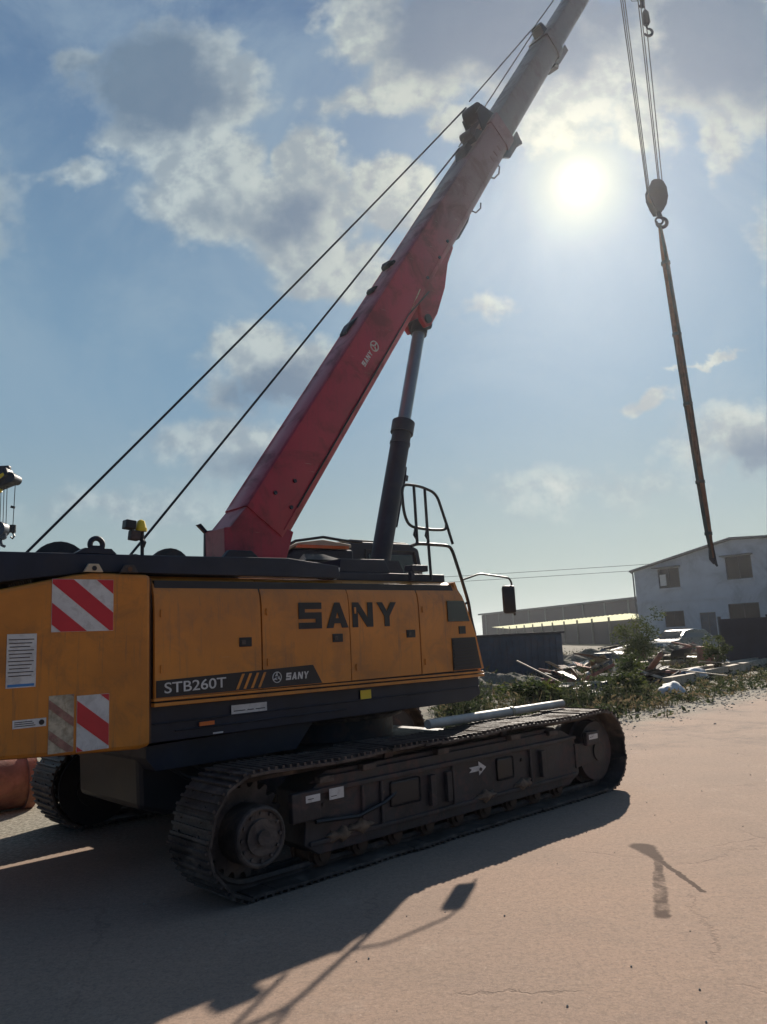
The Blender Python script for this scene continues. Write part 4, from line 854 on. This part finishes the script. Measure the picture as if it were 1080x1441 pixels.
# ------------------------------------------------------------------ background buildings
def building():
    P = Vector((24.0, 75, 0)); a = R(-50)
    B = empty('white_building', P, a); tag(B, 'pale two-storey gabled building with dark windows at the right edge', 'building')
    f = lambda p, q, t: (p, t, q)
    openings = [(2.5, 4.66, 5.15, 7.0), (9.1, 11.4, 5.4, 7.4), (2.75, 4.7, 1.55, 3.0), (6.2, 7.7, 0, 2.7), (8.9, 11.6, 1.8, 3.3), (14, 16.2, 5.4, 7.2), (14, 16.2, 1.6, 3.2)]
    def roofz(t): return 7.0+(8.85-7.0)*t/9.9 if t < 9.9 else 8.85-.075*(t-9.9)
    # front wall built as cells round the openings
    xs = sorted({0, 9.9, 20.}|{o[0] for o in openings}|{o[1] for o in openings})
    b = MB()
    for x0, x1 in zip(xs, xs[1:]):
        cuts = sorted([(o[2], o[3]) for o in openings if o[0] <= x0+1e-6 and o[1] >= x1-1e-6]); z = 0
        for c0, c1 in cuts+[(None, None)]:
            if c0 is None: b.prism([(x0, z), (x1, z), (x1, roofz(x1)), (x0, roofz(x0))], 0, .25, f)
            else:
                if c0 > z: b.prism([(x0, z), (x1, z), (x1, c0), (x0, c0)], 0, .25, f)
                z = c1
    b.prism([(0, 0), (.25, 0), (.25, 7.0), (0, 7.0)], .252, 18, f); b.prism([(19.75, 0), (20, 0), (20, 7.9), (19.75, 7.9)], .252, 18, f); b.bx(.25, 19.75, 17.75, 18, 0, 7)
    b.bx(.25, 19.75, .26, 17.7, 3.9, 4.1)
    b.build('wall', 'wallb', B)
    b = MB(); b.prism([(-.35, 6.98), (9.9, 8.93), (20.4, 8.12), (20.4, 8.27), (9.9, 9.08), (-.35, 7.13)], -.35, 18.3, f); b.build('roof', 'roofd', B)
    b = MB(); b.tube([(-.12, -.05, 7.0), (-.12, -.05, .2)], .07, 8); b.tube([(-.35, -.1, 7.0), (-.12, -.05, 6.8)], .06, 6); b.build('downpipe', 'roofd', B)
    b = MB(); b.bx(0.01, 20, -.06, -.002, 3.85, 4.1); b.build('floor_band', 'wallb', B)
    for i, (x0, x1, z0, z1) in enumerate(openings):
        fr = MB(); w = .08
        fr.bx(x0, x0+w, .08, .16, z0, z1); fr.bx(x1-w, x1, .08, .16, z0, z1); fr.bx(x0+w, x1-w, .08, .16, z1-w, z1); fr.bx(x0+w, x1-w, .08, .16, z0, z0+w); fr.bx((x0+x1)/2-.03, (x0+x1)/2+.03, .09, .15, z0+w, z1-w)
        if z0 == 0: wf = fr.build('door_frame', 'roofd', B); MB().bx(x0+w, x1-w, .11, .13, w, z1-w).build('door_leaf', 'skip', wf)
        else:
            wf = fr.build('window', 'shed', B); MB().bx(x0+w, x1-w, .115, .125, z0+w, z1-w).build('pane', 'opening', wf)
            MB().bx(x0-.1, x1+.1, -.12, -.001, z0-.12, z0).build('sill', 'wallb', wf)
            if i == 0:
                MB().bx(x0+.12, x0+.75, .085, .105, z0+.25, z1-.55).build('white_sash', 'white', wf)
                MB().prism([(x0-.2, z1+.05), (x1+.2, z1+.05), (x1+.2, z1+.14), (x0-.2, z1+.14)], -.7, -.01, f).build('awning', 'roofd', wf)
            if i == 1: MB().prism([(x0-.2, z1+.02), (x1+.2, z1+.02), (x1+.2, z1+.12), (x0-.2, z1+.12)], -.6, -.01, f).build('awning', 'roofd', wf)
    return B
building()
def shed_far():
    # long grey shed whose eave comes towards the viewer on the right
    a, c = Vector((20.4, 171, 0)), Vector((38.6, 116, 0)); d = (c-a); L = d.length; ang = math.atan2(d.y, d.x)
    B = empty('long_grey_shed', a, ang); tag(B, 'long low grey shed with thin flat roof behind the brighter shed', 'shed')
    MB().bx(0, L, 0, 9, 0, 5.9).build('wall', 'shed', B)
    MB().bx(-.5, L+.5, -.6, 9.5, 5.95, 6.25).build('roof', 'roofd', B)
    b = MB()
    for k in range(9): MB().bx(2+k*6.4, 2.45+k*6.4, -.12, -.002, 0, 5.9).build('wall_pier', 'roofd', B)
    MB().prism([(-.5, 6.26), (L+.5, 6.26), (L+.5, 6.8), (-.5, 6.6)], 8.6, 9.0).build('roof_upstand', 'roofd', B)
shed_far()
def shed_near():
    a, c = Vector((20.7, 150, 0)), Vector((24.0, 76.5, 0)); d = (c-a); L = d.length; ang = math.atan2(d.y, d.x)
    B = empty('pale_roof_shed', a, ang); tag(B, 'low open-fronted shed with a bright corrugated roof left of the pale building', 'shed')
    # corrugated roof: pitched up away from the yard
    b = MB(); bm = b.bm; n = 200; prev = None
    for k in range(n+1):
        x = -1+(L+2)*k/n; z = .035*math.sin(k*math.pi/2)
        va, vb = bm.verts.new((x, -.8, 3.05+z)), bm.verts.new((x, 3, 2.55+z)); vc, vd = bm.verts.new((x, 3, 2.54+z)), bm.verts.new((x, -.8, 3.04+z))
        cur = (va, vb, vc, vd)
        if prev:
            for i in range(4): bm.faces.new((prev[i], cur[i], cur[(i+1) % 4], prev[(i+1) % 4]))
        prev = cur
    b.build('corrugated_roof', SHEET, B)
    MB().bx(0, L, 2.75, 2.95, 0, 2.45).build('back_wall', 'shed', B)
    MB().bx(0, L, .1, .2, 0, 2.5).build('front_shade_sheet', 'fence', B)  # dark sheet standing in for the shade inside the open front
    for k in range(12): MB().bx(k*6, k*6+.18, -.1, .08, 0, 2.9).build('post', 'roofd', B)
shed_near()
# blue container behind the crane's nose
B = empty('blue_container', (4.4, 27, 0), R(8)); tag(B, 'dark blue steel container standing among weeds beyond the crane tracks', 'container')
MB().bx(-1.6, 1.6, 0, 2.2, .12, 1.62, .03).build('box', 'skip', B)
b = MB()
for k in range(14): b.bx(-1.5+k*.22, -1.40+k*.22, -.03, .004, .3, 1.5)
b.build('wall_ribs', 'skip', B)['kind'] = 'stuff'; MB().bx(-1.68, 1.68, -.08, 2.28, 1.623, 1.69).build('lid', 'navy', B); MB().bx(-1.55, 1.55, .1, 2.1, 0, .118).build('skids', 'rust', B)
# dark sheet fence to the right
B = empty('sheet_fence', (12.9, 30.5, 0), R(6)); tag(B, 'dark sheet-metal fence panel standing below the pale building', 'fence')
for k in range(4):
    MB().bx(k*2.0+.05, k*2.0+1.95, 0, .03, .1, 1.85).build('panel', 'fence', B); MB().bx(k*2-.05, k*2+.046, -.03, .06, 0, 1.95).build('post', 'navy', B)
# parked cars half hidden behind the weeds
def car(name, loc, rz, paint, label):
    B = empty(name, loc, rz); tag(B, label, 'car')
    prof = [(-2.1, .35), (-2.15, .75), (-2.05, .98), (-1.75, 1.03), (-1.2, 1.42), (-.3, 1.48), (.45, 1.42), (1.15, 1.0), (1.95, .88), (2.15, .68), (2.15, .35), (1.75, .28), (1.6, .55), (1.3, .62), (1.0, .5), (.92, .28), (-.92, .28), (-1.02, .5), (-1.3, .62), (-1.6, .52), (-1.7, .3)]
    b = MB(); b.prism(prof, -.82, .82)
    for v in b.bm.verts:
        if v.co.z > 1.1: v.co.y *= .80
    body = b.build('body', paint, B, True, bevel=.03)
    for sy in (-1, 1):
        b = MB(); q = [(-1.45, 1.06), (-1.08, 1.36), (-.05, 1.41), (.42, 1.36), (.95, 1.05)]
        A = [b.bm.verts.new((x, sy*(.825 if z < 1.1 else .675), z)) for x, z in q]; Cc = [b.bm.verts.new((x, sy*(.80 if z < 1.1 else .65), z)) for x, z in q]
        b.bm.faces.new(A); b.bm.faces.new(Cc[::-1])
        for i in range(5): b.bm.faces.new((A[i], Cc[i], Cc[(i+1) % 5], A[(i+1) % 5]))
        b.build('side_window', 'glass', B)
    for x0, z0, x1, z1, nm in ((.52, 1.41, 1.13, 1.03, 'windscreen'), (-1.28, 1.40, -1.72, 1.06, 'rear_window')):
        b = MB(); dx = .02 if x1 > 0 else -.02
        A = [b.bm.verts.new(c) for c in ((x0+dx, -.6, z0+.012), (x0+dx, .6, z0+.012), (x1+dx, .7, z1+.012), (x1+dx, -.7, z1+.012))]; b.bm.faces.new(A)
        bmesh.ops.solidify(b.bm, geom=b.bm.faces[:], thickness=.01); b.build(nm, 'glass', B)
    for x in (-1.32, 1.30):
        for sy in (-1, 1):
            wl = MB().cyl((x, sy*.62, .32), (x, sy*.83, .32), .32, 24).build('wheel', 'tyre', B, True); MB().cyl((x, sy*.825, .32), (x, sy*.84, .32), .19, 20).build('rim', 'carsilver', wl, True)
    for sy in (-.6, .6): MB().box((2.10, sy, .72), (.08, .34, .14), None, .02).build('headlight', 'lamp', B); MB().box((-2.12, sy, .80), (.06, .3, .14), None, .02).build('tail_light', 'sred', B)
    MB().box((2.13, 0, .42), (.1, 1.5, .16), None, .03).build('bumper', 'black', B)
    return B
car('parked_car', (15.2, 41, 0), R(215), 'cardark', 'dark parked car seen over the weeds left of the sheet fence')
# kerb timbers along the yard edge, right
for i, (a, c, lab) in enumerate(((Vector((7.6, 22.0, .14)), Vector((16.2, 32.5, .14)), 'long weathered timber beam lying along the yard edge, nearer one'), (Vector((9.4, 25.4, .16)), Vector((18.5, 35.5, .16)), 'long weathered timber beam lying behind the nearer beam'))):
    B = MB(); d = (c-a).normalized(); n = Vector((-d.y, d.x, 0)); 
    for k in range(5):
        p, q = a.lerp(c, k/5+.004), a.lerp(c, (k+1)/5); j = n*random.uniform(-.05, .05)
        pts = [(-.14, -.13), (.14, -.14), (.13, .13), (-.13, .14)]
        A = [B.bm.verts.new(p+j+n*u+Vector((0, 0, w))) for u, w in pts]; C = [B.bm.verts.new(q+j*.3+n*u+Vector((0, 0, w+random.uniform(-.02, .02)))) for u, w in pts]
        B.bm.faces.new(A); B.bm.faces.new(C[::-1])
        for t in range(4): B.bm.faces.new((A[t], C[t], C[(t+1) % 4], A[(t+1) % 4]))
    tag(B.build('timber_beam', 'wood'), lab, 'beam', 'timber beams by the yard edge')
# overhead cables
for k, (za, zb) in enumerate(((8.6, 8.2), (8.1, 7.7))):
    B = MB(); a, c = Vector((-60, 86+k, za-1.)), Vector((110, 70+k, zb+1.2)); pts = [a.lerp(c, i/30)-Vector((0, 0, 1.6*4*(i/30)*(1-i/30)-1.0)) for i in range(31)]
    tag(B.tube(pts, .022, 5).build('overhead_cable', 'rope'), ('upper' if k == 0 else 'lower')+' of two thin overhead cables crossing the low sky', 'cable', 'overhead cables')

# ------------------------------------------------------------------ vegetation
def leaves(bm, c, r, n, size, rng, flat=1.):
    for _ in range(n):
        d = Vector((rng.gauss(0, 1), rng.gauss(0, 1), rng.gauss(0, 1))); d.normalize(); rr = r*rng.random()**.45
        p = Vector(c)+Vector((d.x*rr, d.y*rr, d.z*rr*flat)); s = size*rng.uniform(.5, 1.3)
        u = Vector((rng.gauss(0, 1), rng.gauss(0, 1), rng.gauss(0, .6))).normalized(); w = u.cross(Vector((rng.gauss(0, 1), rng.gauss(0, 1), rng.gauss(0, 1)))).normalized()
        vs = [bm.verts.new(p-u*s), bm.verts.new(p+w*s*.38), bm.verts.new(p+u*s), bm.verts.new(p-w*s*.38)]; bm.faces.new(vs)
rng = random.Random(11)
def weeds():
    b = MB(); bm = b.bm
    n = 0
    while n < 3600:
        y = 14.5+rng.random()**1.5*34; x = rng.uniform(.06*y, .64*y+1)
        e = on_verge(x, y)
        if e < .15 and not (e > -1.4 and rng.random() < .10*(1.4+e)): continue
        if (x-4.4)**2 < 4 and 26 < y < 29.5: continue
        n += 1
        clump = .5+.5*math.sin(x*1.3+1.7*math.sin(y*.6))*math.sin(y*.9+x*.4)
        if clump < .22 and rng.random() < .75: continue
        hgt = rng.uniform(.08, .30) if e < 1.5 else rng.uniform(.15, .58)*(.55+.8*clump)*(1.5 if rng.random() < .08 else 1)
        if e < .15: hgt = rng.uniform(.03, .14)
        if x > 6.2 and e < 6.5: hgt = min(hgt, rng.uniform(.06, .22))
        k = int(3+hgt*9)
        for _ in range(k):
            dx, dy = rng.gauss(0, .11), rng.gauss(0, .11); lean = Vector((rng.gauss(0, .14), rng.gauss(0, .14), 1)); hh = hgt*rng.uniform(.5, 1.1); wd = .008+.008*rng.random()
            base = Vector((x+dx, y+dy, -.01)); top = base+lean*hh; sx = Vector((rng.gauss(0, 1), rng.gauss(0, 1), 0)).normalized()*wd
            bm.faces.new([bm.verts.new(base-sx), bm.verts.new(base+sx), bm.verts.new(top+sx*.3), bm.verts.new(top-sx*.3)])
            for q in range(rng.randint(1, 4)):
                t = rng.uniform(.3, 1.); p = base+lean*hh*t; u = Vector((rng.gauss(0, 1), rng.gauss(0, 1), rng.gauss(0.3, .5))).normalized(); s = rng.uniform(.03, .085); w = u.cross(Vector((rng.random(), rng.random(), rng.random()))).normalized()*s*.4
                bm.faces.new([bm.verts.new(p), bm.verts.new(p+u*s+w), bm.verts.new(p+u*s*2), bm.verts.new(p+u*s-w)])
    o = b.build('weeds', LEAF); tag(o, 'tangle of dry and green weeds growing along the yard edge', 'weeds', kind='stuff')
weeds()
def shrub(loc, h, rad, label, nl=1500, group='shrubs growing among the weeds', size=.06):
    B = empty('shrub', loc); tag(B, label, 'shrub', group)
    st = MB(); lf = MB()
    for k in range(9):
        a = rng.uniform(0, 6.28); r = rad*rng.uniform(.2, .8); t = Vector((math.cos(a)*r, math.sin(a)*r, h*rng.uniform(.55, .95)))
        mid = t*.5+Vector((rng.gauss(0, .06), rng.gauss(0, .06), .05)); st.tube([(0, 0, -.02), mid, t], [.022, .015, .005], 5)
        for q in range(3):
            c = t*rng.uniform(.6, 1.05)+Vector((rng.gauss(0, rad*.22), rng.gauss(0, rad*.22), rng.gauss(0, h*.10))); c.z = max(.15*h, c.z)
            leaves(lf.bm, c, rad*rng.uniform(.25, .42), nl//27, size, rng, .8)
    st.build('stem', 'stem', B, True); lf.build('foliage', LEAF2, B)
shrub((8.6, 28, 0), 2.15, .95, 'tallest green shrub in front of the bright shed roof', 4200, size=.05)
shrub((11.0, 26.6, 0), 1.15, .5, 'yellow-green shrub standing behind the timber beams', 1500)
shrub((5.6, 19.5, 0), .55, .55, 'low round shrub beside the front end of the crawler track', 2200)
shrub((10.2, 33.0, 0), 1.2, .8, 'dark shrub between the tallest shrub and the parked cars', 2200)
shrub((3.2, 17.3, 0), .6, .55, 'leafy shrub close behind the nose of the crane body', 2600)
shrub((7.0, 23.4, 0), .95, .6, 'small shrub at the left end of the nearer timber beam', 1600)
# scrap dumped along the yard edge
def board_stack(loc, rz, n, L, label):
    B = empty('timber_stack', loc, rz); tag(B, label, 'timber stack', 'timber stacks on the rough ground')
    for k in range(n):
        row, c_ = divmod(k, 4); o = MB().box((0, 0, 0), (L*rng.uniform(.85, 1.05), .17, .05), None, .004).build('board', 'wood' if k % 3 else 'dull', B)
        o.location = (rng.uniform(-.1, .1), (c_-1.5)*.2+rng.uniform(-.02, .02), .12+row*.075); o.rotation_euler = (0, rng.uniform(-.01, .01), rng.uniform(-.05, .05))
    for x in (-L*.3, L*.3): MB().box((x, 0, .045), (.09, .85, .09)).build('bearer', 'rust', B)
board_stack((9.9, 30.5, 0), .25, 16, 3.0, 'stack of weathered boards between the tallest shrub and the parked cars')
board_stack((6.3, 24.6, 0), -.1, 12, 2.4, 'lower stack of boards right of the blue container')
board_stack((12.6, 34.5, 0), .5, 20, 3.4, 'highest stack of boards in front of the dark parked car')
def drum(x, y, m, label):
    B = empty('steel_drum', (x, y, 0)); tag(B, label, 'drum', 'drums in the weeds')
    b = MB(); b.cyl((0, 0, 0), (0, 0, .88), .29, 24)
    for z in (.015, .3, .58, .87): b.torus((0, 0, z), .292, .013, 'z', 24, 6)
    b.build('barrel', m, B, True); MB().cyl((.12, .05, .881), (.12, .05, .90), .035, 10).build('bung', 'navy', B)
drum(7.3, 27.0, 'skip', 'blue steel drum between the blue container and the tallest shrub'); drum(11.6, 29.0, 'rust', 'rusty steel drum left of the sheet fence')
for k, (x, y, z, rx) in enumerate(((6.0, 21.5, .13, 0), (6.05, 21.45, .36, .05), (5.1, 20.3, .16, .3))):
    B = empty('old_tyre', (x, y, z)); B.rotation_euler = (rx, 0, k); tag(B, ('bottom tyre of a pair stacked behind the end of the track', 'top tyre of a pair stacked behind the end of the track', 'single old tyre lying tilted in the weeds')[k], 'tyre', 'old tyres in the weeds')
    b = MB(); b.torus((0, 0, 0), .36, .115, 'z', 28, 10); b.build('casing', 'tyre', B, True); b = MB(); b.torus((0, 0, .06), .25, .012, 'z', 24, 6); b.build('bead_ring', 'frame', B, True)
def mound(x, y, rx, ry, h, label, ph):
    bm = bmesh.new(); N = 40; vs = {}
    for i in range(N+1):
        for j in range(N+1):
            u, v = i/N*2-1, j/N*2-1; d = min(1, math.hypot(u, v)); z = h*(1-d*d)**1.3*(.75+.25*math.sin(u*5+ph)*math.cos(v*6)+.12*math.sin(u*17+v*11))-.03 + random.uniform(-.02, .03)*(1-d)
            vs[i, j] = bm.verts.new((u*rx, v*ry, z))
    for i in range(N):
        for j in range(N): bm.faces.new((vs[i, j], vs[i+1, j], vs[i+1, j+1], vs[i, j+1]))
    me = bpy.data.meshes.new('soil_heap'); bm.to_mesh(me); bm.free(); me.materials.append(VERGE)
    o = bpy.data.objects.new('soil_heap', me); COL.objects.link(o); o.location = (x, y, 0); tag(o, label, 'soil heap', 'soil heaps behind the yard')
mound(7.4, 31, 3.2, 2.0, 1.0, 'long low soil heap behind the tallest shrub', 0.); mound(14.2, 38, 3.0, 2.2, .8, 'soil heap beside the dark parked car', 2.); mound(3.4, 23.5, 1.8, 1.5, .7, 'small soil heap in front of the blue container', 4.)
def scrap_pile(x, y, rx, h, n, label):
    B = empty('scrap_pile', (x, y, 0)); tag(B, label, 'scrap pile', 'scrap piles behind the yard edge')
    for k in range(n):
        t = rng.random(); kind = rng.choice(('bar', 'bar', 'board', 'sheet', 'pipe')); z = .06+h*(rng.random()**1.3)*(1-t*.7); L = rng.uniform(.6, 1.8)
        m = rng.choice(('wood', 'rust', 'navy', 'fence', 'rusty', 'skip', 'dull', 'steel', 'pvc'))
        if kind == 'pipe': o = MB().tube([(-L/2, 0, 0), (L/2, 0, 0)], rng.uniform(.03, .09), 12).build('pipe', m, B, True)
        else: o = MB().box((0, 0, 0), {'bar': (L, .07, .07), 'board': (L, .2, .03), 'sheet': (L*.7, .7, .012)}[kind], None, .003).build(kind, m, B)
        o.location = (rng.uniform(-1, 1)*rx*t, rng.uniform(-1, 1)*rx*.6, z); o.rotation_euler = (rng.gauss(0, .35), rng.gauss(0, .28), rng.gauss(0, .7))
scrap_pile(4.6, 19.6, 1.1, .5, 22, 'low scrap pile nearest the front end of the crawler track'); scrap_pile(8.0, 24.2, 1.3, .7, 24, 'scrap pile just in front of the tallest shrub'); scrap_pile(6.6, 26.0, 1.5, .95, 26, 'jumbled scrap pile just right of the blue container'); scrap_pile(9.6, 33.5, 1.9, 1.15, 30, 'scrap pile behind the tallest shrub'); scrap_pile(13.2, 36.0, 1.9, 1.1, 30, 'scrap pile in front of the dark parked car'); scrap_pile(5.0, 22.4, 1.2, .7, 22, 'low scrap pile in front of the blue container'); scrap_pile(11.4, 31.5, 1.3, .8, 20, 'scrap pile left of the sheet fence behind the rusty drum')
# white sacks and broken sheets dumped in the weeds
for i, (x, y, s, lab) in enumerate(((9.2, 24.2, .42, 'white sack dumped in the weeds in front of the tallest shrub'), (13.3, 31.4, .5, 'white sack lying in front of the dark parked car'), (12.4, 29.4, .38, 'small pale sack left of the sheet fence'), (6.9, 19.6, .34, 'pale sack at the yard edge near the end of the track'))):
    bm = bmesh.new(); bmesh.ops.create_icosphere(bm, subdivisions=3, radius=s)
    for v in bm.verts:
        n = v.co.normalized(); k = 1+.14*math.sin(n.x*5+i)+.12*math.sin(n.y*7+n.z*4+i)+.05*math.sin(n.x*17+n.z*13); v.co = Vector((n.x*s*k*1.2, n.y*s*k*.8, max(-.25*s, n.z*s*k*.62)))
    me = bpy.data.meshes.new('sack'); bm.to_mesh(me); bm.free(); me.materials.append(M_['bag'])
    for p in me.polygons: p.use_smooth = True
    o = bpy.data.objects.new('sack', me); COL.objects.link(o); o.location = (x, y, .25*s); o.rotation_euler = (0, 0, i*1.3); tag(o, lab, 'sack', 'sacks dumped in the weeds')
for i, (x, y, L, rz, tilt, lab) in enumerate(((5.0, 22.5, 1.8, .7, .35, 'grey plank leaning over weeds behind the front end of the track'), (10.8, 25.2, 2.2, .3, .1, 'pale plank lying among the weeds by the yellow-green shrub'), (8.2, 21.2, 1.5, -.4, .15, 'short pale plank lying near the yard edge'), (3.9, 20.0, 1.6, -.3, .5, 'thin plank propped up behind the nose of the crane'))):
    o = MB().box((0, 0, 0), (L, .14, .03), None, .004).build('plank', 'wood'); o.location = (x, y, .35+L/2*math.sin(tilt)*.7); o.rotation_euler = (0, tilt, rz); tag(o, lab, 'plank', 'scrap planks in the weeds')
def rubble():
    b = MB()
    for _ in range(1500):
        x = rng.uniform(3.2, 15); y = 15.9+(x-4.9)*.93-abs(rng.gauss(0, .9))*(.6+.5*math.sin(x*2.1)**2); r_ = .008+.03*rng.random()**3
        q = bmesh.ops.create_icosphere(b.bm, subdivisions=1, radius=r_)
        for v in q['verts']: v.co *= rng.uniform(.6, 1.3); v.co.z *= .6
        bmesh.ops.translate(b.bm, vec=(x, y, r_*.15), verts=q['verts'])
    tag(b.build('gravel', 'stone'), 'loose pale gravel spilled along the edge of the concrete yard', 'gravel', kind='stuff')
rubble()
# small stones on the slab
def stones():
    b = MB()
    for _ in range(500):
        x = rng.uniform(-3, 9); y = rng.uniform(3, 16)
        r = rng.uniform(.002, .007); q = bmesh.ops.create_icosphere(b.bm, subdivisions=1, radius=r); bmesh.ops.translate(b.bm, vec=(x, y, r*.5), verts=q['verts'])
    tag(b.build('loose_grit', 'stone'), 'scattered small grit and stones on the concrete', 'grit', kind='stuff')
stones()
